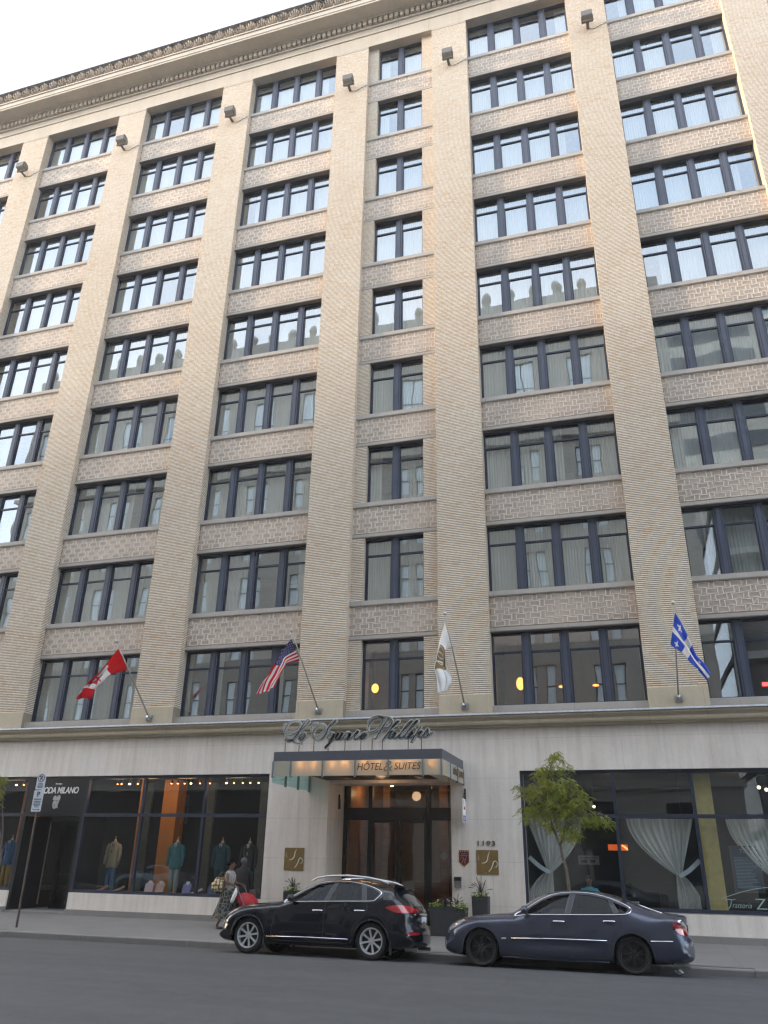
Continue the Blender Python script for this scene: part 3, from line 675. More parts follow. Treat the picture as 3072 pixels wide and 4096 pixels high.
# ------------------------------------------------------------------ canopy
def canopy():
    t = thing('entrance_canopy', 'flat dark metal canopy with frosted lit glass skirt over the hotel entrance', 'canopy')
    X0,X1,YF = -1.02, 3.87, -2.83
    m = mat('dark_grey_painted_metal', (.085,.088,.105), .45, var=.08)
    b = MB(); b.box(X0,X1,YF,-.03,4.37,4.63); b.build('roof_band', m, t)
    b = MB()
    for i in range(28): b.ball((X0+.1+i*.175,YF+.04,4.636),.012,6)
    b.build('rivet', M['steel'], t)
    fg, tt, bb = nodes('frosted_glass'); bb.inputs['Base Color'].default_value = (.62,.66,.62,1); bb.inputs['Roughness'].default_value = .35
    out = tt.nodes['Material Output']; tl = tt.nodes.new('ShaderNodeBsdfTranslucent'); tl.inputs[0].default_value = (.95,.86,.68,1); mx = tt.nodes.new('ShaderNodeMixShader'); mx.inputs[0].default_value = .62
    tt.links.new(bb.outputs[0], mx.inputs[1]); tt.links.new(tl.outputs[0], mx.inputs[2]); tt.links.new(mx.outputs[0], out.inputs[0])
    cg = glassmat('clear_green_glass', 1.5, (.72,.90,.88), 0)
    xs = [X0,-.47,.48,1.43,2.38,3.34,X1-.02]
    post = mat('grey_green_bracket', (.16,.21,.23), .4)
    for a,c in zip(xs,xs[1:]):
        b = MB(); b.box(a+.02,c-.02,YF-.012,YF,3.97,4.37); b.build('glass_panel', fg, t)
    for x in xs:
        b = MB(); b.box(x-.02,x+.02,YF-.03,YF+.05,3.93,4.37); b.build('glass_bracket', post, t)
    ys = [YF,YF+.95,YF+1.9,-.04]
    for a,c in zip(ys,ys[1:]):
        b = MB(); b.box(X1,X1+.012,a+.02,c-.02,3.97,4.37); b.build('glass_panel', fg, t)
        b = MB(); b.box(X0-.012,X0,a+.02,c-.02,3.80,4.37); b.build('glass_panel', cg, t)
        b = MB(); b.box(X1-.03,X1+.03,c-.02,c+.02,3.93,4.37); b.build('glass_bracket', post, t); b = MB(); b.box(X0-.03,X0+.03,c-.02,c+.02,3.76,4.37); b.build('glass_bracket', post, t)
    # opaque inner lining that hides the lamps, lit box behind the skirt
    b = MB(); b.box(X0+.55,X1-.5,YF+.30,YF+.34,4.02,4.37); b.box(X1-.50,X1-.46,YF+.34,-.04,4.02,4.37); b.build('inner_lining', mat('cream_lining', (.72,.64,.50), .6), t)
    b = MB(); b.box(X0+.03,X1-.03,YF+.06,YF+.30,4.01,4.02); b.build('light_box_floor', cg, t)
    sof = mat('bronze_soffit', (.42,.26,.15), .45, metal=.2, var=.2, scale=2); b = MB(); b.box(X0+.55,X1-.52,YF+.35,-.03,4.20,4.22); b.build('soffit', sof, t)
    y = YF+.42
    while y < -.1:
        b = MB(); b.box(X0+.6,X1-.56,y,y+.10,4.10,4.13); b.build('louvre', M['black'], t); y += .27
    em = emitmat('canopy_lamp', (1.,.55,.22), 3.)
    for x in (-.2,.2,.78,1.13,1.7,2.1,2.65,3.0,3.6):
        b = MB(); b.lathe([(0,0),(.03,0),(.036,.025),(0,.025)], (x,YF+.12,4.335), n=10); b.build('lamp', em, t)
        l = bpy.data.lights.new('canopy_light', 'POINT'); l.energy = .21; l.color = (1,.52,.22); l.shadow_soft_size = .03
        lo = bpy.data.objects.new('canopy_light', l); COL.objects.link(lo); lo.location = (x,YF+.11,4.30); lo.parent = t
    for x in (.3,1.4,2.6):
        for y in (-1.9,-.8,.6):
            l = bpy.data.lights.new('soffit_light', 'POINT'); l.energy = 1.1; l.color = (1,.50,.22); l.shadow_soft_size = .03
            lo = bpy.data.objects.new('soffit_light', l); COL.objects.link(lo); lo.location = (x,y,4.165 if y < 0 else 4.05); lo.parent = t
    l = bpy.data.lights.new('soffit_light', 'POINT'); l.energy = 2.2; l.color = (1,.62,.34); l.shadow_soft_size = .15
    lo = bpy.data.objects.new('soffit_light', l); COL.objects.link(lo); lo.location = (1.5,-.6,3.9); lo.parent = t
    br = mat('brown_lettering', (.10,.035,.015), .5); am = mat('bronze_ampersand', (.42,.28,.14), .4, metal=.4)
    put_text('HÔTEL', t, br, (1.50,YF-.02,4.105), width=.72, height=.235, shear=.22, bold=-.004)
    put_text('&', t, am, (2.25,YF-.022,4.07), width=.26, height=.27, name='ampersand', shear=.2)
    put_text('SUITES', t, br, (2.55,YF-.02,4.115), width=.74, height=.175, shear=.22, bold=-.004)
    put_text('HÔTEL', t, br, (X1+.02,-1.55,4.105), width=.62, height=.22, shear=.22, face='side')
    put_text('&', t, am, (X1+.02,-.92,4.07), width=.24, height=.26, name='ampersand', shear=.2, face='side')
    put_text('SUITES', t, br, (X1+.02,-.68,4.115), width=.58, height=.17, shear=.22, face='side')
canopy()

SIGN=[(0.0079,[(-0.809,5.462),(-0.876,5.384),(-0.87,5.296),(-0.776,5.222),(-0.63,5.204),(-0.459,5.271),(-0.362,5.37),(-0.36,5.456),(-0.427,5.509),(-0.556,5.513)]),
(0.0111,[(-0.556,5.513),(-0.696,5.451),(-0.784,5.338),(-0.816,5.223),(-0.777,5.135),(-0.655,5.104),(-0.498,5.143),(-0.345,5.24),(-0.194,5.351),(-0.075,5.477),(-0.086,5.535),(-0.141,5.53),(-0.231,5.438)]),
(0.0269,[(-0.201,5.466),(-0.318,5.311),(-0.389,5.183),(-0.477,5.071),(-0.536,5.008)]),
(0.0143,[(-0.536,5.008),(-0.675,4.947),(-0.772,4.963),(-0.783,4.999),(-0.712,5.012),(-0.598,4.974),(-0.449,4.899),(-0.337,4.876),(-0.26,4.909)]),
(0.0158,[(-0.346,5.011),(-0.254,5.058),(-0.187,5.121),(-0.198,5.164),(-0.253,5.158),(-0.336,5.096),(-0.363,5.025),(-0.343,4.968),(-0.279,4.959),(-0.205,5.022),(-0.13,5.091)]),
(0.0079,[(0.197,5.433),(0.086,5.429),(0.012,5.345),(0.003,5.231),(0.057,5.129),(0.138,5.071),(0.232,5.083),(0.337,5.151),(0.41,5.263),(0.413,5.349),(0.34,5.401),(0.246,5.389)]),
(0.0143,[(0.246,5.389),(0.126,5.285),(0.063,5.158),(0.085,5.043),(0.176,4.964),(0.3,4.968)]),
(0.0269,[(0.269,4.966),(0.405,5.05),(0.49,5.204),(0.547,5.331),(0.62,5.429)]),
(0.0095,[(0.62,5.429),(0.725,5.511),(0.735,5.468),(0.668,5.399),(0.577,5.344),(0.488,5.261),(0.367,5.179)]),
(0.0143,[(0.696,5.135),(0.618,5.144),(0.528,5.076),(0.524,4.991),(0.587,4.975),(0.668,5.058),(0.711,5.128),(0.669,5.044),(0.598,4.919),(0.512,4.781),(0.453,4.726),(0.458,4.782),(0.554,4.864),(0.628,4.932),(0.703,4.973)]),
(0.0158,[(0.732,5.014),(0.805,5.111),(0.834,5.153),(0.776,5.056),(0.749,4.972),(0.811,4.97),(0.9,5.053),(0.957,5.15),(0.885,5.039),(0.857,4.969),(0.919,4.968),(0.993,5.036)]),
(0.0158,[(1.172,5.145),(1.095,5.146),(1.022,5.078),(0.994,4.994),(1.057,4.965),(1.13,5.033),(1.195,5.137),(1.145,5.047),(1.117,4.978),(1.179,4.969),(1.267,5.044)]),
(0.0143,[(1.267,5.044),(1.355,5.14),(1.399,5.195),(1.431,5.166),(1.372,5.097),(1.314,5.015),(1.331,4.959),(1.406,4.985),(1.48,5.053)]),
(0.0158,[(1.481,4.997),(1.586,5.05),(1.629,5.119),(1.583,5.127),(1.51,5.066),(1.481,4.997),(1.513,4.955),(1.618,4.994),(1.69,5.09)]),
(0.0095,[(1.699,5.37),(1.757,5.481),(1.876,5.563),(2.012,5.594),(2.103,5.556),(2.142,5.484),(2.092,5.359),(1.989,5.236),(1.856,5.155),(1.751,5.144),(1.704,5.215),(1.738,5.341),(1.863,5.478),(2.058,5.536),(2.238,5.552),(2.359,5.52)]),
(0.0143,[(2.344,5.523),(2.412,5.448),(2.391,5.351),(2.303,5.269),(2.184,5.245),(2.109,5.261)]),
(0.0301,[(2.321,5.521),(2.226,5.397),(2.124,5.246),(2.022,5.096),(1.957,4.986)]),
(0.0143,[(1.957,4.979),(1.905,4.967),(1.83,4.996)]),
(0.0095,[(2.363,5.198),(2.481,5.306),(2.599,5.401),(2.606,5.428),(2.554,5.423),(2.466,5.335),(2.422,5.28)]),
(0.0222,[(2.422,5.28),(2.363,5.198),(2.261,5.062),(2.131,4.899)]),
(0.0158,[(2.305,5.103),(2.394,5.156),(2.438,5.155),(2.38,5.087),(2.307,5.006),(2.322,4.964),(2.411,5.003),(2.513,5.125),(2.455,5.03),(2.463,4.968),(2.529,4.973),(2.602,5.04)]),
(0.0095,[(2.602,5.04),(2.734,5.161),(2.88,5.295),(2.997,5.403),(2.953,5.418),(2.85,5.338)]),
(0.0174,[(2.85,5.338),(2.748,5.202),(2.646,5.067),(2.61,4.971),(2.662,4.963),(2.764,5.022)]),
(0.0095,[(2.764,5.022),(2.895,5.157),(3.041,5.291),(3.151,5.399),(3.129,5.434),(3.027,5.347)]),
(0.0174,[(3.027,5.347),(2.91,5.198),(2.808,5.063),(2.772,4.981),(2.823,4.966),(2.896,5.019),(3.012,5.126),(2.925,5.032),(2.903,4.971),(2.969,4.963),(3.042,5.03)]),
(0.0222,[(2.608,5.206),(2.623,5.219)]),
(0.0222,[(3.085,5.193),(3.1,5.207)]),
(0.0222,[(3.246,5.279),(3.173,5.163),(3.071,5.015),(2.948,4.827)]),
(0.0158,[(3.129,5.055),(3.231,5.135),(3.274,5.127),(3.216,5.053),(3.173,4.985),(3.216,4.964),(3.289,5.01),(3.376,5.117),(3.427,5.198),(3.441,5.116),(3.448,5.047),(3.375,4.974),(3.303,4.982)]),
(0.0079,[(3.375,4.97),(3.505,5.046),(3.592,5.112)])]
def script_sign():
    t = thing('script_sign', 'raised script sign reading Le Square Phillips on thin posts on top of the entrance canopy', 'sign')
    bk = mat('pale_acrylic_outline', (.56,.56,.52), .7, spec=.1); ink = mat('charcoal_letter_face', (.035,.035,.045), .4)
    b = MB(); f = MB()
    for i,(w,pts) in enumerate(SIGN):
        r = ribbon(pts, w+.070, taper=False, ext=.010+.0006*i, y=.0); b.add(r.v, r.f)
        r = ribbon(pts, w*.72+.003, ext=.010+.0004*i, y=-.040); f.add(r.v, r.f)
    b.build('letter_backing', bk, t); f.build('lettering', ink, t)
    for x,z in ((-.80,5.18),(-.37,5.1),(.08,5.1),(.52,5.15),(1.02,5.02),(1.49,5.02),(1.82,5.03),(2.12,4.98),(2.86,5.1),(3.24,5.1)):
        c = MB(); c.tube([(x,.03,4.63),(x,.03,z)], .011, 6); c.build('post', M['black'], t)
    t.location = (0,-2.6,0)
script_sign()

# ------------------------------------------------------------------ wall signs
def wall_signs():
    gold = mat('brushed_gold_plate', (.30,.20,.075), .38, metal=.55, var=.12, scale=1.5, stretch=(6,1,1)); wh = mat('white_letter', (.80,.80,.76), .5)
    for x0,x1,z0,z1,l in ((-1.70,-1.07,1.55,2.17,'square gold plaque with white S and P monogram left of the entrance'),(4.20,4.82,1.56,2.19,'square gold plaque with white S and P monogram below the number 1193')):
        t = thing('gold_plaque', l, 'plaque', (x0,-.03,z0), 0, 'gold monogram plaques beside the entrance'); w = x1-x0; h = z1-z0
        b = MB(); b.box(0,w,-.02,-.001,0,h); b.build('plate', gold, t)
        q = lambda a,c: (a*w, c*h)
        c = MB()
        for pts,wd in (([q(.62,.94),q(.55,.80),q(.52,.66),q(.47,.54),q(.36,.47),q(.24,.46)],.022),([q(.12,.78),q(.08,.66),q(.16,.58)],.006),([q(.88,.57),q(.78,.52),q(.74,.40),q(.66,.24),q(.54,.10)],.024),([q(.80,.53),q(.92,.52),q(.95,.42),q(.90,.32),q(.82,.31)],.014),([q(.40,.07),q(.44,.06)],.012)):
            r = ribbon(pts, wd*w*1.6, ext=.003, y=-.0235); c.add(r.v, r.f)
        c.build('monogram', wh, t)
    t = thing('house_number', 'grey metal number 1193 fixed above the right gold plaque', 'number', (4.25,-.034,2.30))
    put_text('1193', t, mat('grey_metal_number', (.13,.125,.12), .4, metal=.5), (0,-.012,0), width=.50, height=.135, ext=.010, bold=.012, spacing=1.25)
    # burgundy rating shield
    t = thing('rating_shield', 'burgundy pointed shield plaque with four stars and a script H beside the gold plaque', 'plaque', (3.69,-.03,1.73))
    bg_ = mat('burgundy_enamel', (.10,.008,.025), .35); gd = mat('gold_trim', (.55,.35,.10), .4)
    out = [(0,.45),(.30,.45),(.30,.13),(.15,0),(0,.13)]
    b = MB(); b.prism(out, lambda u,v,d:(u,d,v), -.012, -.001); b.build('border', gd, t)
    b = MB(); b.prism([(.012,.438),(.288,.438),(.288,.136),(.15,.016),(.012,.136)], lambda u,v,d:(u,d,v), -.016, -.0121); b.build('plate', bg_, t)
    b = MB()
    for i in range(4):
        cx, cz = .05+i*.066, .41; ring = [(cx+(.018 if k%2==0 else .008)*math.sin(k*math.pi/5), cz+(.018 if k%2==0 else .008)*math.cos(k*math.pi/5)) for k in range(10)]
        b.prism(ring, lambda u,v,d:(u,d,v), -.020, -.0161)
    b.build('star', wh, t); b = MB()
    for z,a,c in ((.365,.06,.24),(.345,.07,.23),(.315,.03,.27),(.298,.03,.27),(.055,.11,.19)): b.box(a,c,-.019,-.0161,z-.004,z+.004)
    b.build('small_text', mat('pale_pink_text', (.45,.25,.30), .5), t); b = MB()
    for pts,wd in (([(.05,.20),(.07,.25),(.13,.26),(.12,.18),(.08,.11),(.05,.11)],.009),([(.22,.28),(.19,.20),(.17,.12),(.20,.10)],.010),([(.11,.18),(.16,.20),(.21,.20)],.006)):
        r = ribbon(pts, wd, ext=.002, y=-.0185); b.add(r.v, r.f)
    b.build('letter', gd, t)
    # intercom box
    t = thing('ashtray_box', 'small grey metal wall ashtray with dark slotted top right of the entrance', 'ashtray', (3.56,-.03,1.21))
    b = MB(); b.box(0,.19,-.09,-.001,0,.17); b.build('body', mat('grey_box', (.20,.20,.20), .4, metal=.4), t)
    b = MB(); b.box(-.003,.193,-.095,-.001,.171,.27); b.build('slot_top', M['black'], t)
    b = MB(); b.ball((.09,-.094,.03), .009, 8); b.build('lock', wh, t)
    # hanging blade sign
    t = thing('blade_sign', 'small white hanging sign with red emblem and blue foot below the canopy corner', 'sign', (3.94,-.03,2.92))
    b = MB(); b.box(-.045,.0,-.05,-.001,.56,.92); b.build('wall_bracket', mat('brown_bracket', (.05,.03,.03), .5), t)
    b = MB(); b.tube([(-.02,-.04,.86),(-.02,-.44,.66)], .008, 6); b.tube([(-.02,-.04,.66),(-.02,-.46,.66)], .010, 6); b.build('arm', M['black'], t)
    b = MB(); b.box(-.035,-.005,-.46,-.07,0,.62); b.build('panel', mat('white_sign_panel', (.80,.80,.80), .4), t)
    b = MB(); b.box(-.037,-.003,-.455,-.075,.012,.17); b.build('foot_band', mat('blue_sign_band', (.08,.11,.38), .4), t)
    rd = mat('red_emblem', (.45,.06,.07), .5)
    put_text('AAA', t, rd, (-.002,-.36,.33), width=.2, height=.08, face='side', name='emblem'); b = MB()
    b.lathe([(.045,0),(.06,0),(.06,.002),(.045,.002)], (-.003,-.36,.52), axis='x', n=20); b.build('emblem_ring', rd, t)
    b = MB(); b.box(-.0029,-.002,-.40,-.13,.10,.115); b.box(-.0029,-.002,-.40,-.16,.06,.075); b.build('small_text', wh, t)
    # shop fascia lettering
    t = thing('shop_lettering', 'white slanted MODA MILANO lettering on the black fascia over the shop door', 'sign', (0,.06,0))
    put_text('MODA MILANO', t, wh, (-11.12,-.015,3.77), width=1.60, height=.215, shear=.18, bold=.022, spacing=.93)
    put_text('Boutique', t, wh, (-10.50,-.010,4.05), width=.26, height=.07, name='small_word', bold=.01)
    t = thing('classical_head_emblem', 'small grey classical head with ribboned cap below the shop lettering', 'emblem', (-10.38,.055,3.27))
    gm = mat('grey_marble_print', (.42,.42,.40), .6, var=.3, scale=18); b = MB()
    def disc(poly, d, mi=0): b.prism(poly, lambda u,v,e:(u,e,v), d, -.001 if d > -.02 else -.0101, mi)
    disc([(-.10,.10),(-.07,.03),(-.01,.0),(.09,.05),(.13,.02),(.10,.13),(.13,.22),(.10,.26),(-.08,.26),(-.11,.20)], -.010)
    disc([(-.13,.30),(-.11,.40),(-.04,.44),(-.01,.40),(.05,.42),(.09,.45),(.15,.44),(.17,.34),(.13,.24),(.10,.24),(.07,.28),(-.06,.27)], -.0102)
    b.build('portrait', gm, t)
    b = MB(); b.box(-.075,-.045,-.0145,-.0105,.175,.19); b.box(.02,.055,-.0145,-.0105,.175,.19); b.prism([(-.015,.19),(.0,.11),(-.03,.105)], lambda u,v,e:(u,e,v), -.0145, -.0105); b.box(-.04,.02,-.0145,-.0105,.07,.08); b.box(-.1,.12,-.0145,-.0105,.262,.272)
    b.build('shading_line', mat('dark_grey_print', (.08,.08,.08), .6), t)
    # restaurant lettering on the glass
    t = thing('window_lettering', 'pale green Trattoria ZI lettering low on the right restaurant window', 'sign', (0,.12,0)); pg = mat('pale_green_vinyl', (.35,.48,.45), .5)
    put_text('ZI', t, pg, (11.36,-.006,.90), width=.34, height=.24, bold=-.01, name='large_letters')
    put_text('rattoria', t, pg, (10.80,-.006,.92), width=.46, height=.11, shear=.35, bold=-.01, name='small_letters')
    c = MB()
    for pts in ([(10.64,.92),(10.70,.90),(10.76,.98),(10.79,1.09)],[(10.66,1.05),(10.70,1.11),(10.80,1.10),(10.90,1.12)]):
        r = ribbon(pts, .018, ext=.002, y=-.006); c.add(r.v, r.f)
    c.build('capital_letter', pg, t)
    c = MB(); c.tube([(10.55+1.7*i/20, -.008, 1.12+.30*math.sin(math.pi*i/20*.62)) for i in range(21)], .006, 5); c.build('swash_line', pg, t)
    # round sticker on entrance glass
    t = thing('door_sticker', 'pale round sticker on the fixed glass right of the sliding doors', 'sticker', (2.92,1.44,2.02)); b = MB(); b.lathe([(0,-.004),(.115,-.004),(.115,0),(0,0)], (0,0,0), axis='y', n=28); b.build('disc', mat('frosted_sticker', (.33,.33,.33), .6), t)
    b = MB(); b.box(-.10,.10,-.004,0,-.50,-.48); b.box(-.10,.10,-.004,0,-.45,-.43); b.box(-.10,.10,-.004,0,-.40,-.385); b.build('small_text', mat('frosted_text', (.2,.2,.2), .6), t)
wall_signs()
# ------------------------------------------------------------------ cars: height-field bodies lifted off a side profile
def pin(p, poly):
    x, y = p; c = False; n = len(poly); j = n-1
    for i in range(n):
        a, b = poly[i], poly[j]
        if (a[1] > y) != (b[1] > y) and x < (b[0]-a[0])*(y-a[1])/(b[1]-a[1])+a[0]: c = not c
        j = i
    return c
def densify(poly, step, closed=True):
    out = []; n = len(poly)
    for i in range(n if closed else n-1):
        a, b = Vector(poly[i][:2]), Vector(poly[(i+1)%n][:2]); k = max(1,int((b-a).length/step))
        for q in range(k): out.append(tuple(a+(b-a)*q/k))
    if not closed: out.append(tuple(poly[-1][:2]))
    return out
def smooth2(poly, n=5, closed=True):
    return [tuple(p[:2]) for p in smoothpts([(a,b,0) for a,b in poly], n, closed)]
def cdt(outer, holes, pts):
    V = []; E = []
    for lp in [outer]+holes:
        s = len(V); V += [Vector(p) for p in lp]; E += [(s+i, s+(i+1)%len(lp)) for i in range(len(lp))]
    V += [Vector(p) for p in pts]
    vo, eo, fo, *_ = delaunay_2d_cdt(V, E, [], 0, 1e-5)
    res = []
    for f in fo:
        c = sum((vo[i] for i in f), Vector((0,0)))/len(f)
        if pin(c, outer) and not any(pin(c, h) for h in holes): res.append(tuple(f))
    return [tuple(v) for v in vo], res
class Car:
    def __init__(s, sil, Wf, n=2.4):
        # sil: list of (x,z,r) clockwise silhouette; r = rounding radius
        P3 = smoothpts(sil, 5, True); s.sil = [(p.x,p.y,p.z) for p in P3]; s.W = Wf; s.n = n
        s.poly = [(a,b) for a,b,_ in s.sil]
    def dist(s, x, z):
        best = (1e9, .1); k = len(s.sil)
        for i in range(k):
            ax, az, ar = s.sil[i]; bx, bz, br = s.sil[(i+1)%k]; dx, dz = bx-ax, bz-az; L2 = dx*dx+dz*dz or 1e-9
            t = max(0,min(1,((x-ax)*dx+(z-az)*dz)/L2)); d = math.hypot(x-ax-dx*t, z-az-dz*t)
            if d < best[0]: best = (d, ar+(br-ar)*t)
        return best
    def Y(s, x, z, off=0.):
        d, r = s.dist(x, z); w = s.W(x, z)
        if not pin((x,z), s.poly): d = 0
        if d >= r: return w+off
        return w*max(0.,1-((r-d)/r)**s.n)**(1/s.n)+off
    def side_y(s, x, z, off=0.):
        return max(0., s.Y(x,z)+off)
    def grid(s, step, holes=()):
        xs = [p[0] for p in s.poly]; zs = [p[1] for p in s.poly]; out = []; x = min(xs)
        while x < max(xs):
            z = min(zs)
            while z < max(zs):
                if pin((x,z), s.poly) and not any(pin((x,z),h) for h in holes): out.append((x,z))
                z += step
            x += step
        out = [p for p in out if s.dist(*p)[0] > .02]
        k = len(s.sil)
        for i in range(k):                                   # inset rows where the surface rolls over
            ax, az, ar = s.sil[i]; bx, bz, _ = s.sil[(i+1)%k]; L = math.hypot(bx-ax,bz-az)
            if L < 1e-6: continue
            nx, nz = (bz-az)/L, -(bx-ax)/L
            for q in range(max(1,int(L/.045))):
                t = q/max(1,int(L/.045)); px, pz = ax+(bx-ax)*t, az+(bz-az)*t
                for f in (.0015,.008,.025,.06,.12,.22,.36,.55,.78):
                    dd = f*ar; p = (px+nx*dd, pz+nz*dd)
                    if not pin(p, s.poly): p = (px-nx*dd, pz-nz*dd)
                    if pin(p, s.poly) and s.dist(*p)[0] > dd*.9 and not any(pin(p,h) for h in holes): out.append(p)
        return out
    def lift(s, name, outer, holes, mats, parent, step=.06, off=0., pts=None, both=True, fmat=None, thick=None):
        V, F = cdt(outer, holes, pts if pts is not None else s.local(outer, step))
        b = MB(); ys = [s.side_y(x,z,off) for x,z in V]
        for sg in ((-1,1) if both else (-1,)):
            if name != 'body' and len(b.v): b.build(name, mats, parent, auto=42); b = MB()
            b.add([(x,sg*y,z) for (x,z),y in zip(V,ys)], F)
            if fmat: b.m[-len(F):] = [fmat(*(sum(V[i][k] for i in f)/len(f) for k in (0,1))) for f in F]
        return b.build(name, mats, parent, auto=42)
    def local(s, outer, step):
        xs = [p[0] for p in outer]; zs = [p[1] for p in outer]; out = []; x = min(xs)+step*.5
        while x < max(xs):
            z = min(zs)+step*.5
            while z < max(zs):
                if pin((x,z), outer): out.append((x,z))
                z += step
            x += step
        return out
    def strip(s, name, pts, r, m, parent, off=.004, closed=False, n=6, sides=(-1,1), inward=0.):
        for sg in sides:
            b = MB(); b.tube([(x, sg*s.side_y(x,z,off), z) for x,z in pts]+([(pts[0][0], sg*s.side_y(*pts[0],off), pts[0][1])] if closed else []), r, n); o = b.build(name, m, parent, smooth=True)
        return o
    def wrap(s, name, path, ymax, m, parent, off=.004, yn=10, ymin=None):
        # patch across the car between silhouette points (windscreen, rear glass)
        b = MB(); rows = []
        for (x,z) in path:
            d0, r = s.dist(x,z); w = s.W(x,z); row = []
            ym = ymax(x,z) if callable(ymax) else ymax
            for j in range(-yn,yn+1):
                y = ym*j/yn; q = min(.999,abs(y)/w); d = r*(1-(1-q**s.n)**(1/s.n)); row.append((y,d))
            rows.append(((x,z),row))
        vs = []; k = len(path)
        for i,((x,z),row) in enumerate(rows):
            a = path[max(0,i-1)]; c = path[min(k-1,i+1)]; L = math.hypot(c[0]-a[0],c[1]-a[1]); nx, nz = (c[1]-a[1])/L, -(c[0]-a[0])/L
            if not pin((x+nx*.05,z+nz*.05), s.poly): nx, nz = -nx, -nz
            for y,d in row: vs.append((x+nx*(d-off), y, z+nz*(d-off)))
        w = 2*yn+1
        b.add(vs, [(i*w+j,i*w+j+1,(i+1)*w+j+1,(i+1)*w+j) for i in range(k-1) for j in range(w-1)])
        return b.build(name, m, parent, smooth=True)

def paint(name, col, metal=.3, rough=.28):
    m, t, b = nodes(name); b.inputs['Base Color'].default_value = (*col,1); b.inputs['Metallic'].default_value = metal; b.inputs['Roughness'].default_value = rough
    b.inputs['Coat Weight'].default_value = .85; b.inputs['Coat Roughness'].default_value = .02; b.inputs['Coat IOR'].default_value = 1.45; b.inputs['Specular IOR Level'].default_value = .25
    n = noise(t, geo(t), 3, 4); t.links.new(ramp(t, n, [(.4,(rough,)*3),(.8,(rough+.12,)*3)]), b.inputs['Roughness'])
    return m
M['chrome'] = mat('chrome_trim', (.75,.75,.77), .12, metal=1., var=.03)
M['tyre'] = mat('tyre_rubber', (.012,.012,.012), .75, bmp=.2)
M['rim_s'] = mat('silver_alloy', (.60,.60,.62), .35, metal=.45, var=.05); M['rim_d'] = mat('dark_alloy', (.055,.055,.06), .35, metal=.7, var=.1)
M['plastic'] = mat('black_plastic_trim', (.018,.018,.02), .5, var=.1)
M['carglass'] = glassmat('tinted_car_glass', 1.3, (.26,.28,.29), 0); M['carglass_d'] = glassmat('dark_tinted_car_glass', 1.3, (.04,.043,.047), 0)
M['screen'] = mat('windscreen_glass', (.012,.014,.016), .03, spec=.9, coat=1.)
M['redlamp'] = mat('red_lamp_lens', (.35,.006,.012), .12, coat=1., spec=.8, var=.25, scale=14); M['clearlamp'] = mat('clear_lamp_lens', (.62,.64,.68), .08, metal=.55, coat=1., var=.35, scale=22)
M['seat'] = mat('beige_leather', (.34,.29,.22), .6); M['cabin'] = mat('dark_cabin', (.03,.028,.026), .8)

def wheel(parent, x, y, z, Rr, w, rr, rim, style, sg=-1):
    t = MB(); h = w/2
    prof = [(rr,-h*.80),(rr+.012,-h*.95),(rr+.05,-h),(Rr-.045,-h*.97),(Rr-.012,-h*.80),(Rr,-h*.55),(Rr,h*.55),(Rr-.012,h*.80),(Rr-.045,h*.97),(rr+.05,h),(rr+.012,h*.95),(rr,h*.8),(rr,-h*.8)]
    t.lathe(prof, (0,0,0), axis='y', n=48)
    wo = t.build('wheel', M['tyre'], parent, auto=50); wo.location = (x,y,z)
    b = MB(); f = sg*h
    b.lathe([(rr+.002,f*.84),(rr+.002,f*.97),(rr-.012,f*.98),(rr-.024,f*.80),(rr-.028,0)], (0,0,0), axis='y', n=48)
    b.lathe([(0,f*.80),(.03,f*.82),(.034,f*.70),(.07,f*.66),(.075,f*.45)], (0,0,0), axis='y', n=20)
    def spoke(a, w0, w1, r0=.04, r1=rr-.018):
        u = (math.cos(a), math.sin(a)); v = (-u[1], u[0]); P_ = []
        for r,wd,yy,dp in ((r0,w0,.70,.3),(r1*.55,(w0+w1)/2*.95,.76,.3),(r1,w1,.86,.35)):
            for s_,yo in ((-1,yy),(1,yy),(1,yy-dp),(-1,yy-dp)):
                k = .72 if yo == yy else 1.
                P_.append((u[0]*r+v[0]*s_*wd*k, f*yo, u[1]*r+v[1]*s_*wd*k))
        b.add(P_, [(i*4+q,i*4+(q+1)%4,(i+1)*4+(q+1)%4,(i+1)*4+q) for i in range(2) for q in range(4)])
    if style == 8:
        for k in range(8): spoke(k*math.pi/4+.2, .017, .026)
    else:
        for k in range(7):
            a = k*2*math.pi/7+.25; spoke(a-.13, .011, .012); spoke(a+.13, .011, .012)
    b.build('rim', rim, wo, auto=35)
    d = MB(); d.lathe([(0,f*.15),(rr*.72,f*.15),(rr*.72,f*.05),(0,f*.05)], (0,0,0), axis='y', n=28); d.lathe([(rr*.9,f*.02),(0,f*.02)], (0,0,0), axis='y', n=28); d.build('brake_disc', mat('brake_disc_steel', (.05,.05,.05), .5, metal=.5) if 'bd' not in M else M['bd'], wo)
    b = MB()
    for k in range(5): a = k*2*math.pi/5; b.ball((.055*math.cos(a),f*.70,.055*math.sin(a)), .008, 6)
    b.build('wheel_nut', M['steel'], wo)
    return wo

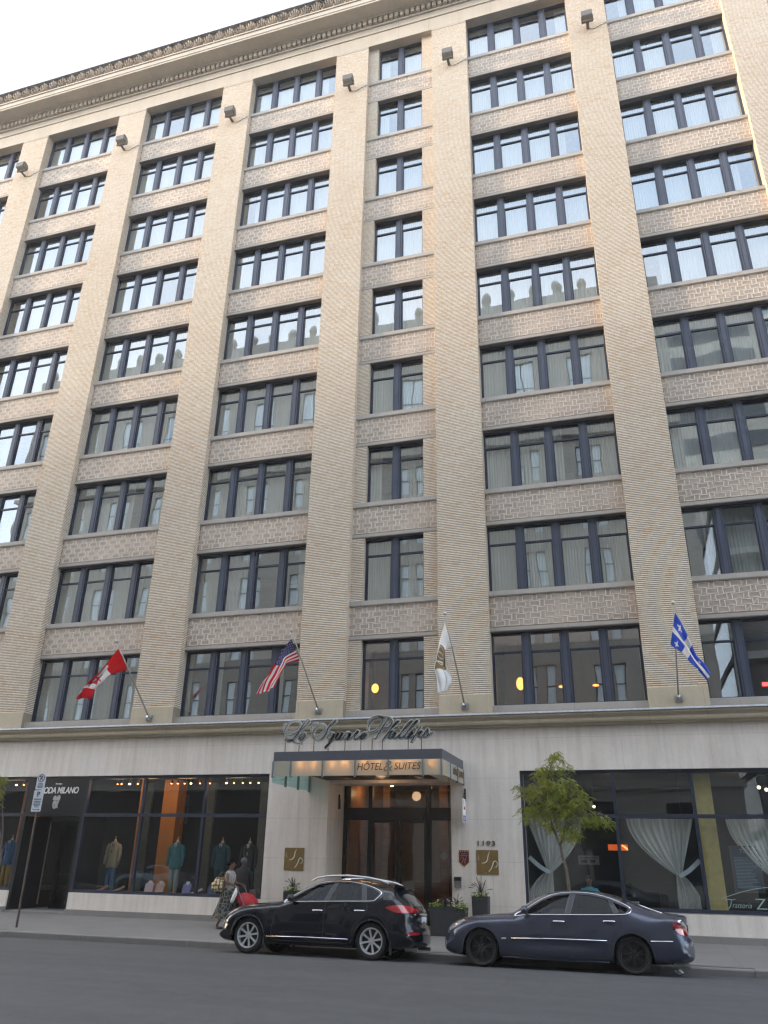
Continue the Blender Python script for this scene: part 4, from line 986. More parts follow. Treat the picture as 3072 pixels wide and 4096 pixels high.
def make_car(spec):
    S = spec; t = thing(S['name'], S['label'], 'car', (0,0,0)); c = Car(S['sil'], S['W'], S.get('n',2.4))
    pm = S['paint']; arches = []
    for wx in (0, S['wb']):
        rz = S['R']; ar = S['arch']
        a = [(wx+ar*math.cos(q), rz*1.0+ar*math.sin(q)) for q in [math.pi*(1.0-k/18) for k in range(19)]]
        a = [(wx-ar*.97, -.2)]+[(wx-ar*.985, rz*.55)]+a+[(wx+ar*.985, rz*.55)]+[(wx+ar*.97, -.2)]; arches.append(a)
    # body outline with arches bitten out: build via holes clipped to the silhouette (points inside only)
    wins = [smooth2(densify(w, .2), 3) if False else densify(w, .05) for w in S['windows']]
    outer = densify(c.poly, .03)
    # cut arches into outer polygon
    def cut(outer, a):
        n = len(outer); ins = [pin(p, a) for p in outer]
        if not any(ins): return outer
        st = next(i for i in range(n) if ins[i] and not ins[i-1]); en = st
        while ins[en % n]: en += 1
        arc = [p for p in a if pin(p, c.poly)]
        keep = [outer[(en+i) % n] for i in range(n-(en-st))]
        e0 = keep[-1]
        if math.hypot(arc[0][0]-e0[0],arc[0][1]-e0[1]) > math.hypot(arc[-1][0]-e0[0],arc[-1][1]-e0[1]): arc = arc[::-1]
        return keep+arc
    for a in arches: outer = cut(outer, a)
    pts = c.grid(.05, wins+arches)
    pts = [p for p in pts if pin(p, outer)]
    low = None
    fm = (lambda x,z: 1 if low(x,z) else 0) if low else None
    c.lift('body', outer, wins, [pm, M['plastic']], t, pts=pts, fmat=fm)
    for w,k in zip(wins, S['wmat']): c.lift('window', w, [], M[k], t, off=-.012, step=.08)
    # cabin trim: dark pillars between panes and chrome surround
    if 'chrome_loop' in S: c.strip('window_trim', [tuple(p) for p in smooth2(S['chrome_loop'], 5)], .011, M['chrome'], t, off=.004, closed=True)
    for q in S.get('blackpatch', []): c.lift('pillar_trim', densify(q,.05), [], M['plastic'], t, off=.002, step=.1)
    for q in S.get('chrome', []): c.strip('chrome_strip', q, .011, M['chrome'], t, off=.006)
    for q in S.get('seams', []): c.strip('door_seam', densify(smooth2(q,4,False),.05,False), .0045, M['cabin'], t, off=-.0005, n=5)
    # wheel wells
    for a in arches:
        arc = [p for p in a if p[1] > .12]; b = MB(); wdt = .48
        for sg in (-1,1):
            vs = []
            for x,z in arc: y = c.side_y(x,z,-.004); vs += [(x,sg*y,z),(x,sg*(S['half']-wdt),z)]
            b.add(vs, [(i*2,i*2+2,i*2+3,i*2+1) for i in range(len(arc)-1)])
            b.add([(x,sg*(S['half']-wdt),z) for x,z in arc], [tuple(range(len(arc)))])
        b.build('wheel_arch', M['plastic'], t)
        c.strip('arch_lip', [p for p in arc if pin(p,c.poly) or p[1] > .25], S.get('lip',.014), pm, t, off=.0)
    for wx in (0, S['wb']):
        for sg in (-1,1): wheel(t, wx, sg*(S['half']-S['tw']/2-.02), S['R'], S['R'], S['tw'], S['rr'], S['rim'], S['style'], sg)
    # glazing across
    c.wrap('windscreen', S['screen'], S['scr_y'], M['screen'], t); c.wrap('rear_window', S['rear'], S['rear_y'], M['screen'], t)
    for nm,poly,mk in S['lamps']: c.lift(nm, densify(smooth2(poly,4),.05), [], M[mk], t, off=.014, step=.03)
    # handles, mirrors
    for hx,hz in S['handles']:
        for sg in (-1,1):
            b = MB(); y = c.side_y(hx+.12,hz)
            b.tube([(hx,sg*(y+.005),hz),(hx+.03,sg*(y+.035),hz+.002),(hx+.21,sg*(y+.035),hz+.004),(hx+.25,sg*(y+.005),hz+.003)], [.013,.016,.016,.013], 8); b.build('door_handle', M['chrome'], t, smooth=True)
    mx, mz = S['mirror']
    for sg in (-1,1):
        b = MB(); y = c.side_y(mx+.05,mz-.05)
        b.ball((mx+.05,sg*(y+.15),mz), (.075,.115,.078), 14); b.tube([(mx+.08,sg*(y-.02),mz-.07),(mx+.07,sg*(y+.09),mz-.05)], .022, 6); mo = b.build('wing_mirror', S.get('mirmat',pm), t, smooth=True)
    # cabin
    b = MB(); f = S['floor']; b.box(f[0],f[1],-S['half']+.18,S['half']-.18,f[2],f[3])
    b.build('cabin_floor', M['cabin'], t)
    for sx in S['seats']:
        for y in (-.37,.37):
            b = MB(); z = f[3]; b.box(sx,sx+.45,y-.22,y+.22,z,z+.14)
            b.prism([(sx+.38,z+.1),(sx+.50,z+.1),(sx+.66,z+.62),(sx+.56,z+.64)], lambda u,v,d:(u,d,v), y-.22, y+.22)
            b.prism([(sx+.60,z+.66),(sx+.68,z+.65),(sx+.72,z+.82),(sx+.64,z+.83)], lambda u,v,d:(u,d,v), y-.12, y+.12); b.build('seat', M['seat'] if sx < 1.6 else M['cabin'], t)
    b = MB(); dx, dz = S['dash']; b.box(dx,dx+.35,-.62,.62,dz-.16,dz); b.build('dashboard', M['cabin'], t)
    b = MB(); b.tube([(dx+.42+.06*math.sin(q),-.37+.18*math.cos(q),dz-.03+.17*math.sin(q)) for q in [i*math.pi/10 for i in range(21)]], .014, 6); b.build('steering_wheel', M['cabin'], t, smooth=True)
    return t, c

def suv():
    sil = [(-.83,.30,.30),(-.835,.50,.42),(-.80,.66,.42),(-.70,.80,.36),(-.50,.905,.26),(-.15,.985,.20),(.25,1.03,.18),(.52,1.065,.2),(.62,1.10,.25),(.85,1.235,.34),(1.15,1.39,.30),(1.40,1.475,.20),
           (1.75,1.525,.14),(2.15,1.54,.12),(2.55,1.515,.13),(2.90,1.465,.16),(3.22,1.415,.16),(3.30,1.39,.2),(3.36,1.32,.28),(3.52,1.17,.32),(3.64,1.02,.32),(3.70,.88,.32),(3.72,.70,.34),(3.78,.62,.36),(3.80,.45,.36),(3.76,.30,.28),
           (3.55,.24,.12),(3.2,.20,.08),(2.3,.19,.07),(1.4,.185,.07),(.5,.185,.07),(-.4,.20,.08),(-.70,.22,.14)]
    belt = lambda x: 1.00+.035*x
    def Wf(x, z):
        zb = belt(x); w = .895
        w -= .035*max(0,(z-.62)/(zb-.62))**2 if z > .62 else .05*((.62-z)/.45)**2
        for wx in (0,2.8):                                   # muscular arches
            d = math.hypot(x-wx, (z-.52)*1.15); w += .030*math.exp(-((d-.40)/.16)**2)
        w -= .018*math.exp(-((z-.48)/.10)**2)*math.exp(-((x-1.4)/.75)**4)
        if z > zb: w -= (z-zb)*.46
        w -= .05*max(0,(-.1-x)/.7)**2 + .06*max(0,(x-2.9)/.8)**2
        return w
    def lower(x, z): return z < .27 or (z < .40 and (x < -.62 or x > 3.42))
    spec = dict(name='parked_suv', label='glossy black crossover with silver roof rails parked in front of the hotel entrance', sil=sil, W=Wf, wb=2.8, R=.352, arch=.385, tw=.225, rr=.245, half=.895, rim=M['rim_s'], style=8,
        paint=paint('black_car_paint', (.0035,.0045,.010), .15, .2), lower=lower, lip=.012,
        windows=[[(.93,1.045),(1.02,1.14),(1.24,1.285),(1.48,1.385),(1.84,1.435),(1.70,1.07)],
                 [(1.82,1.075),(1.95,1.437),(2.20,1.43),(2.48,1.395),(2.57,1.10)],[(2.67,1.105),(2.60,1.37),(2.76,1.325),(2.90,1.265),(2.92,1.225),(2.84,1.135),(2.76,1.108)],
                 [(.80,1.035),(.86,1.042),(.945,1.125),(.93,1.13)]],
        wmat=['carglass','carglass_d','carglass_d','carglass_d'],
        chrome_loop=[(.76,1.025),(.98,1.20),(1.24,1.325),(1.50,1.425),(1.88,1.465),(2.25,1.455),(2.56,1.41),(2.80,1.345),(2.95,1.275),(2.955,1.225),(2.86,1.12),(2.76,1.09),(2.2,1.072),(1.5,1.048),(1.0,1.03)],
        blackpatch=[[(1.715,1.073),(1.85,1.425),(1.94,1.427),(1.81,1.077)],[(2.58,1.103),(2.49,1.385),(2.59,1.365),(2.66,1.105)],[(2.98,1.13),(3.02,1.27),(3.14,1.26),(3.30,1.14),(3.20,1.12)]],
        chrome=[[(.45,.355),(1.4,.365),(2.30,.365)]],
        seams=[[(.80,1.03),(.62,.80),(.55,.5),(.56,.30)],[(1.76,1.06),(1.74,.8),(1.72,.30)],[(1.76,1.06),(1.90,1.45)],[(2.64,1.10),(2.70,.95),(2.62,.80),(2.42,.62),(2.36,.30)],[(.56,.30),(1.0,.285),(2.36,.295)],[(-.55,.87),(-.1,.945),(.4,.985),(.72,1.02)]],
        screen=[(.66,1.125),(.80,1.205),(1.0,1.315),(1.2,1.405),(1.34,1.455)], scr_y=lambda x,z: .70-.25*(z-1.1),
        rear=[(3.345,1.34),(3.40,1.285),(3.52,1.17),(3.63,1.04)], rear_y=lambda x,z: .50+.30*(1.34-z),
        lamps=[('headlight',[(-.70,.70),(-.60,.80),(-.42,.885),(-.26,.90),(-.36,.82),(-.52,.72),(-.66,.66)],'clearlamp'),('fog_light',[(-.72,.60),(-.66,.62),(-.60,.585),(-.66,.555)],'clearlamp'),
               ('tail_light',[(3.10,.985),(3.20,1.02),(3.40,1.035),(3.56,1.02),(3.66,.965),(3.64,.91),(3.45,.885),(3.28,.905),(3.16,.945)],'redlamp'),('rear_reflector',[(3.55,.52),(3.62,.545),(3.74,.535),(3.73,.495),(3.58,.485)],'redlamp')],
        handles=[(1.46,.875),(2.41,.90)], mirror=(.93,1.10), floor=(.8,3.1,.35,.60), seats=[1.35,2.25], dash=(.72,1.0), mirmat=M['plastic'])
    t, c = make_car(spec)
    for sg in (-1,1):                                        # roof rails
        b = MB(); b.tube([(1.28,sg*.60,1.445),(1.42,sg*.60,1.52),(1.70,sg*.60,1.565),(2.15,sg*.60,1.58),(2.60,sg*.59,1.55),(2.90,sg*.58,1.50),(3.06,sg*.57,1.445)], [.012,.02,.022,.022,.022,.026,.02], 8); b.build('roof_rail', M['rim_s'], t, smooth=True)
    b = MB(); b.tube([(2.98,-.1,1.46),(3.10,-.1,1.60)], .004, 5); b.build('antenna', M['plastic'], t)
    b = MB(); b.prism([(3.16,1.40),(3.22,1.435),(3.44,1.375),(3.40,1.355)], lambda u,v,d:(u,d,v), -.56, .56); b.build('spoiler', spec['paint'], t)
    b = MB(); b.box(3.68,3.712,-.20,.20,.72,.84); b.build('licence_plate', mat('white_plate', (.65,.67,.70), .4), t)
    b = MB(); b.box(3.66,3.705,-.28,.28,.87,.895); b.build('chrome_strip', M['chrome'], t)
    b = MB(); b.ball((3.70,0,.955), (.012,.07,.04), 12); b.build('badge', M['chrome'], t)
    for sg in (-1,1):
        b = MB(); b.tube([(3.45,sg*.55,.225),(3.72,sg*.55,.225)], .035, 12); b.build('exhaust_pipe', M['steel'], t)
    b = MB(); b.box(3.64,3.66,-.62,-.50,.86,.885); b.build('small_badge', M['chrome'], t)
    for wx,a in ((.40,-.02),(3.20,.02)):
        for sg in (-1,1):
            b = MB(); b.box(wx+a-.01,wx+a+.015,sg*.86-.04,sg*.86+.04,.13,.36); b.build('mud_flap', M['plastic'], t)
    # grille and front plate area
    b = MB()
    for k in range(5): b.tube([(-.80,-.34,.505+.05*k),(-.838+.004*k*k,0,.505+.05*k),(-.80,.34,.505+.05*k)], .007, 5)
    b.build('grille', M['chrome'], t)
    return t
def sedan():
    sil = [(-.86,.30,.34),(-.87,.48,.48),(-.83,.62,.48),(-.74,.74,.42),(-.58,.825,.30),(-.25,.905,.20),(.20,.955,.18),(.50,.985,.2),(.60,1.01,.25),(.80,1.125,.34),(1.05,1.27,.32),(1.30,1.37,.24),
           (1.60,1.43,.16),(2.0,1.45,.13),(2.35,1.42,.15),(2.70,1.345,.26),(3.05,1.235,.34),(3.35,1.13,.30),(3.55,1.085,.20),(3.80,1.06,.16),(3.93,1.035,.18),(3.965,.96,.3),(3.95,.80,.36),(3.97,.68,.32),(4.02,.60,.34),(4.035,.42,.34),(3.99,.27,.28),
           (3.75,.20,.12),(3.3,.165,.08),(2.4,.150,.07),(1.4,.145,.07),(.45,.150,.07),(-.4,.165,.08),(-.72,.20,.16)]
    belt = lambda x: .925+.04*x
    def Wf(x, z):
        zb = belt(x); w = .895
        w -= .045*max(0,(z-.58)/(zb-.58))**2 if z > .58 else .05*((.58-z)/.42)**2
        for wx in (0,2.9):
            d = math.hypot(x-wx, (z-.47)*1.15); w += .022*math.exp(-((d-.38)/.15)**2)
        w -= .016*math.exp(-((z-.46)/.10)**2)*math.exp(-((x-1.45)/.8)**4)
        if z > zb: w -= (z-zb)*.52
        w -= .06*max(0,(-.1-x)/.75)**2 + .06*max(0,(x-3.0)/.95)**2
        return w
    def lower(x, z): return z < .19
    spec = dict(name='parked_sedan', label='dark blue grey saloon car with dark alloy wheels parked behind the black crossover', sil=sil, W=Wf, wb=2.9, R=.335, arch=.365, tw=.235, rr=.245, half=.895, rim=M['rim_d'], style=7,
        paint=paint('blue_grey_car_paint', (.050,.056,.086), .5, .36), lower=lower, lip=.005, blackpatch=[[(1.675,.994),(1.765,1.335),(1.875,1.338),(1.77,.997)],[(2.61,1.027),(2.515,1.25),(2.595,1.222),(2.70,1.03)]],
        windows=[[(.86,.965),(1.00,1.085),(1.22,1.215),(1.46,1.305),(1.76,1.345),(1.66,.992)],
                 [(1.78,.995),(1.885,1.348),(2.16,1.335),(2.40,1.29),(2.50,1.262),(2.60,1.025)],[(2.71,1.03),(2.60,1.225),(2.75,1.17),(2.87,1.115),(2.875,1.085),(2.82,1.04)],
                 [(.70,.945),(.79,.952),(.90,1.04),(.88,1.045)]],
        wmat=['carglass','carglass_d','carglass_d','carglass_d'],
        chrome_loop=[(.66,.928),(.92,1.08),(1.20,1.245),(1.48,1.35),(1.84,1.385),(2.20,1.370),(2.52,1.300),(2.78,1.205),(2.925,1.125),(2.92,1.07),(2.84,1.018),(2.6,1.0),(2.0,.98),(1.4,.962),(.95,.945)],
        chrome=[[(.61,.525),(1.5,.545),(2.43,.552)],[(3.24,.575),(3.6,.585),(3.88,.59)],[(3.05,1.215),(3.3,1.125),(3.5,1.065)]],
        seams=[[(.74,.94),(.56,.72),(.52,.45),(.55,.26)],[(1.72,.985),(1.71,.7),(1.69,.25)],[(1.72,.985),(1.83,1.365)],[(2.66,1.01),(2.74,.85),(2.66,.70),(2.46,.52),(2.40,.25)],[(.55,.26),(1.2,.235),(2.40,.25)],[(3.56,1.07),(3.70,.97),(3.74,.88)],[(-.60,.79),(-.2,.88),(.3,.93),(.64,.945)]],
        screen=[(.63,1.03),(.78,1.115),(.98,1.235),(1.15,1.32),(1.28,1.365)], scr_y=lambda x,z: .70-.30*(z-1.0),
        rear=[(2.62,1.367),(2.8,1.315),(3.05,1.235),(3.28,1.155),(3.42,1.112)], rear_y=lambda x,z: .56+.35*(1.37-z)*.7,
        lamps=[('headlight',[(-.70,.64),(-.64,.73),(-.50,.805),(-.36,.815),(-.40,.755),(-.54,.675),(-.66,.61)],'clearlamp'),('fog_light',[(-.79,.42),(-.74,.44),(-.74,.36),(-.79,.35)],'clearlamp'),
               ('tail_light',[(3.66,.87),(3.74,.915),(3.84,.86),(3.93,.78),(3.92,.70),(3.78,.705),(3.70,.78)],'redlamp'),('reversing_light',[(3.76,.925),(3.83,.955),(3.92,.86),(3.93,.80),(3.85,.865)],'clearlamp'),('side_badge',[(.42,.505),(.42,.53),(.50,.53),(.50,.51)],'chrome')],
        handles=[(1.42,.845),(2.38,.88)], mirror=(.84,1.03), floor=(.8,3.0,.30,.50), seats=[1.25,2.15], dash=(.66,.92))
    t, c = make_car(spec)
    b = MB(); b.box(3.955,3.965,-.26,.26,.74,.88); b.build('licence_plate', mat('white_plate_rear', (.65,.67,.70), .4), t)
    for sg in (-1,1):
        b = MB(); b.tube([(3.6,sg*.55,.19),(3.90,sg*.55,.19)], .04, 12); b.build('exhaust_pipe', M['steel'], t)
    b = MB(); c.strip('side_skirt', [(.42,.20),(1.4,.185),(2.45,.195)], .022, spec['paint'], t, off=-.004)
    bl = emitmat('blue_dash_light', (.03,.06,1.), 3.)
    b = MB(); b.box(1.14,1.15,-.10,-.05,1.10,1.12); b.box(1.14,1.15,-.02,.03,1.11,1.13); b.build('dash_light', bl, t)
    return t
TILT = math.atan(.067)
s1 = suv(); s1.location = (.337,-5.63,-.060+.0); s1.rotation_euler = (-TILT,0,0)
s2 = sedan(); s2.location = (5.441,-5.63,-.060); s2.rotation_euler = (-TILT,0,0)
# the same kind of saloon stands at the near kerb and shows only in the shop glass
s3 = dup(s2, (-20.5,-20.6,-.06), 0, 'pale blue saloon parked at the near kerb, seen mirrored in the clothes shop window')
s3.rotation_euler = (0,0,0); s3.name = 'mirrored_sedan'
pb = paint('pale_blue_car_paint', (.16,.25,.30), .3, .3)
for ch in s3.children:
    if ch.type == 'MESH' and ch.data.materials and ch.data.materials[0] and ch.data.materials[0].name.startswith('blue_grey'):
        ch.data = ch.data.copy(); ch.data.materials[0] = pb
# ------------------------------------------------------------------ flags on raked poles
F1=([(-7.046,-2.42,8.056),(-7.326,-2.4,7.705),(-7.558,-2.38,7.403),(-7.847,-2.36,7.164),(-8.089,-2.34,6.923),(-8.285,-2.32,6.68),(-8.406,-2.3,6.475)],
[(-7.064,-1.72,7.525),(-7.547,-1.758,7.388),(-7.76,-1.797,7.299),(-7.929,-1.835,7.097),(-7.994,-1.873,6.973),(-8.047,-1.912,6.789),(-8.123,-1.95,6.607)])
F2=([(-0.903,-2.42,8.021),(-1.17,-2.4,7.732),(-1.365,-2.38,7.42),(-1.592,-2.36,7.095),(-1.724,-2.34,6.896),(-1.871,-2.32,6.666),(-2.01,-2.3,6.366)],
[(-0.879,-1.72,7.515),(-1.283,-1.758,7.427),(-1.285,-1.797,7.319),(-1.373,-1.835,7.167),(-1.447,-1.873,6.966),(-1.505,-1.912,6.798),(-1.564,-1.95,6.647)])
F3=([(3.906,-2.42,8.228),(3.776,-2.4,7.853),(3.688,-2.38,7.575),(3.591,-2.36,7.221),(3.528,-2.34,6.962),(3.6,-2.32,6.621),(3.654,-2.3,6.224)],
[(3.938,-1.72,7.645),(3.806,-1.758,7.594),(3.788,-1.797,7.472),(3.801,-1.835,7.237),(3.831,-1.873,7.019),(3.969,-1.912,6.642),(3.829,-1.95,6.33)])
F4=([(10.217,-2.42,8.081),(10.317,-2.4,7.859),(10.409,-2.38,7.539),(10.494,-2.36,7.28),(10.579,-2.34,6.926),(10.754,-2.32,6.683),(10.889,-2.3,6.445)],
[(10.039,-1.72,7.396),(10.145,-1.758,7.277),(10.251,-1.797,7.16),(10.386,-1.835,6.969),(10.551,-1.873,6.723),(10.654,-1.912,6.526),(10.79,-1.95,6.302)])
def flags():
    pole_m = mat('pale_aluminium_pole', (.48,.46,.42), .35, metal=.5); ball_m = mat('brushed_ball_finial', (.60,.56,.50), .3, metal=.6)
    cl = {}
    def cloth(n, c):
        if n not in cl:
            m, t, b = nodes(n); b.inputs['Base Color'].default_value = (*c,1); b.inputs['Roughness'].default_value = .65; out = t.nodes['Material Output']
            tl = t.nodes.new('ShaderNodeBsdfTranslucent'); tl.inputs[0].default_value = (*c,1); mx = t.nodes.new('ShaderNodeMixShader'); mx.inputs[0].default_value = .45
            t.links.new(b.outputs[0], mx.inputs[1]); t.links.new(tl.outputs[0], mx.inputs[2]); t.links.new(mx.outputs[0], out.inputs[0]); cl[n] = m
        return cl[n]
    red, white, navy, blue, gold = ('red_flag_cloth',(.80,.02,.03)), ('white_flag_cloth',(.92,.92,.92)), ('navy_flag_cloth',(.05,.05,.24)), ('blue_flag_cloth',(.05,.16,.75)), ('gold_flag_cloth',(.36,.24,.08))
    def leaf():
        h = [(0,.5),(.055,.40),(.085,.385),(.145,.415),(.125,.235),(.165,.22),(.245,.30),(.265,.245),(.36,.262),(.33,.165),(.365,.125),(.205,-.01),(.225,-.075),(.025,-.045),(.025,-.25)]
        return h+[(-a,b) for a,b in h[::-1][:-1]]
    def star(cx,cy,r): return [(cx+(r if k%2==0 else r*.4)*math.sin(k*math.pi/5)*.62, cy+(r if k%2==0 else r*.4)*math.cos(k*math.pi/5)) for k in range(10)]
    def fleur(cx,cy,s):
        return [(cx+a*s*.6,cy+b*s) for a,b in ((0,1),(.28,.55),(.16,.1),(.45,.3),(.8,.35),(.95,.0),(.7,-.12),(.62,.05),(.35,-.1),(.4,-.25),(.15,-.3),(.25,-.8),(0,-.6),(-.25,-.8),(-.15,-.3),(-.4,-.25),(-.35,-.1),(-.62,.05),(-.7,-.12),(-.95,0),(-.8,.35),(-.45,.3),(-.16,.1),(-.28,.55))]
    def circ(cx,cy,a,b,n=26): return [(cx+a*math.cos(q*2*math.pi/n),cy+b*math.sin(q*2*math.pi/n)) for q in range(n)]
    def stroke(pts,w):
        P_ = smoothpts([(a,b,0) for a,b in pts],4); L_, R_ = [], []
        for i,p in enumerate(P_):
            t = (P_[min(i+1,len(P_)-1)]-P_[max(i-1,0)]).normalized(); n = Vector((-t.y,t.x,0)); L_.append(tuple((p+n*w)[:2])); R_.append(tuple((p-n*w)[:2]))
        return L_+R_[::-1]
    def rect(a,b,c,d,n=8): return densify([(a,b),(c,b),(c,d),(a,d)], .06)
    # (u along the fly, v down the hoist), later shapes lie over earlier ones
    designs = {
     'canadian_flag': (red, [(white, rect(.25,0.0005,.75,.9995)), (red, [(.5-bb*.62*.5*1.0, .5-aa*1.05) if False else (.5+aa*.58, .47-bb*.98) for aa,bb in leaf()])]),
     'american_flag': (red, [(white, rect(.0005,(2*i+1)/13,.9995,(2*i+2)/13)) for i in range(6)]+[(navy, rect(.0005,.0005,.4,7/13))]+[(white, star(.4*(c+1)/12,7/13*(r+1)/10,.024)) for r in range(9) for c in range(11) if (r+c)%2==0]),
     'hotel_flag': (white, [(gold, rect(.27,.12,.70,.92)), (white, stroke([(.36,.25),(.30,.42),(.36,.62),(.46,.68),(.50,.50),(.44,.34),(.36,.33)],.006)), (white, stroke([(.44,.20),(.40,.40),(.46,.60),(.58,.66),(.62,.50),(.55,.36)],.006)), (white, stroke([(.53,.14),(.56,.40),(.58,.70)],.014)), (white, stroke([(.60,.60),(.66,.72),(.66,.86)],.007))]),
     'quebec_flag': (blue, [(white, rect(.0005,.41,.9995,.59)), (white, rect(.39,.0005,.54,.9995)), (white, fleur(.19,.20,.13)), (white, fleur(.19,.80,.13)), (white, fleur(.77,.20,.13)), (white, fleur(.77,.80,.13))]),
    }
    data = [('canadian_flag',F1,(-7.06,-.6),'limp red and white maple leaf flag on the leftmost raked pole',.10),
            ('american_flag',F2,(-.86,-.6),'limp stars and stripes flag on the pole left of the narrow centre bay',.05),
            ('hotel_flag',F3,(3.94,-.6),'hanging white flag with brown square and white monogram above the entrance canopy',.06),
            ('quebec_flag',F4,(10.19,-.6),'blue and white cross flag with lilies drooping right on the rightmost pole',.05)]
    bases = [(-7.09,6.20),(-.84,6.25),(3.97,6.23),(10.17,6.24)]
    plab = ['pale raked flagpole carrying the maple leaf flag','pale raked flagpole carrying the stars and stripes','pale raked flagpole carrying the white and brown flag','pale raked flagpole carrying the blue and white flag']
    for (nm,(top,bot),tp,lab,amp),(bx,bz),pl in zip(data,bases,plab):
        tip = Vector((tp[0],-2.52,{'canadian_flag':8.235,'american_flag':8.22,'hotel_flag':8.42,'quebec_flag':8.285}[nm]))
        t = thing('flagpole', pl, 'flagpole', (bx,-.02,bz), 0, 'raked flagpoles fixed to the pier bases'); rel = tip-Vector(t.location)
        b = MB(); b.tube([rel*.04,rel*.5,rel*1.0], [.026,.022,.016], 10); b.build('pole', pole_m, t, smooth=True)
        b = MB(); b.ball(rel*1.015, .055, 14); b.build('finial', ball_m, t, smooth=True)
        b = MB(); b.box(-.11,.11,-.035,0,-.10,.10); b.tube([(-.0,-.03,-.03),(0,-.16,.05)], .045, 10); b.box(-.09,-.06,-.10,-.035,-.08,.02); b.box(.06,.09,-.10,-.035,-.08,.02); b.build('wall_bracket', M['steel'], t)
        base, regs = designs[nm]
        V = []; E = []
        for lp in [densify([(0,0),(1,0),(1,1),(0,1)],.03)]+[densify(r[1],.03) for r in regs]:
            s0 = len(V); V += [Vector(p) for p in lp]; E += [(s0+i,s0+(i+1)%len(lp)) for i in range(len(lp))]
        V += [Vector((i/40+.004,j/24+.006)) for i in range(40) for j in range(24)]
        vo, eo, fo, *_ = delaunay_2d_cdt(V,E,[],0,1e-6)
        tps = smoothpts([Vector(p) for p in top],6); bts = smoothpts([Vector(p) for p in bot],6)
        def at_(L_,u): q = u*(len(L_)-1); i = min(int(q),len(L_)-2); return L_[i].lerp(L_[i+1],q-i)
        def mp(u,v):
            a, c = at_(tps,u), at_(bts,u); p = a.lerp(c,v); g = min(1,u*2.2)
            p.y += g*amp*(math.sin(v*9+u*2.5)*1.1+.55*math.sin(v*17-u*4+1))*(1+u*.6)+.02*math.sin(u*14)
            p.x += g*.028*math.sin(v*11+u*3); p.z += g*.015*math.sin(v*13+1)
            return p
        cols = [base]+[r[0] for r in regs]; mats_ = []; 
        for c_ in cols:
            m_ = cloth(*c_)
            if m_ not in mats_: mats_.append(m_)
        b = MB(); P3 = [mp(*v) for v in vo]
        for f in fo:
            c_ = sum((vo[i] for i in f),Vector((0,0)))/len(f); col = base
            for rc,rp in regs:
                if pin(c_,rp): col = rc
            b.f.append(tuple(f)); b.m.append(mats_.index(cloth(*col)))
        b.v = [tuple(p) for p in P3]
        o = b.build(nm, mats_, smooth=True, recalc=False)
        so_ = o.modifiers.new('thick','SOLIDIFY'); so_.thickness = .003
        tag(o, lab, 'flag')
flags()

# ------------------------------------------------------------------ floodlights on the piers
def floodlights():
    xs = [(-20.6,'first','leftmost floodlight, at the left edge of the frame'),]
    m = mat('grey_floodlight_housing', (.13,.115,.10), .5, var=.15); cab = mat('dark_cable', (.03,.03,.03), .6)
    labs = ['grey floodlight on the pier at the left edge of the photo','grey floodlight on the second pier from the left','grey floodlight on the pier above the maple leaf flag','grey floodlight on the pier left of the narrow centre bay','grey floodlight on the pier right of the narrow centre bay','grey floodlight on the pier above the blue and white flag']
    xc = [-PITCH*k-P/2 for k in (3,2,1,0)]+[CW+P/2,CW+P+BW+P/2]
    first = None
    for x,l in zip(xc,labs):
        if first is None:
            t = thing('floodlight', l, 'floodlight', (x,-.36,35.62), 0, 'floodlights fixed high on the piers'); first = t
            pr = [(-.20,-.16),(.17,-.20),(.19,-.10),(.17,.06),(.10,.16),(-.02,.21),(-.14,.20),(-.20,.14)]
            b = MB(); b.prism(pr, lambda u,v,d:(d,u,v), -.23, .23); b.build('housing', m, t)
            b = MB(); b.quad((-.20,-.19,-.167),(.20,-.19,-.167),(.20,.16,-.205),(-.20,.16,-.205)); b.build('lens', mat('floodlight_glass', (.40,.38,.34), .15), t)
            b = MB(); b.box(-.26,-.235,-.03,.03,-.30,.02); b.box(.235,.26,-.03,.03,-.30,.02); b.box(-.26,.26,-.03,.03,-.33,-.30); b.box(-.06,.06,-.05,.345,-.36,-.33); b.build('yoke', m, t)
            b = MB(); b.tube([(0,.33,-.34),(.25,.345,-.42),(.55,.345,-.28),(.80,.345,-.22)], .009, 6); b.build('cable', cab, t)
        else:
            dup(first, (x,-.36,35.62), 0, l)
floodlights()

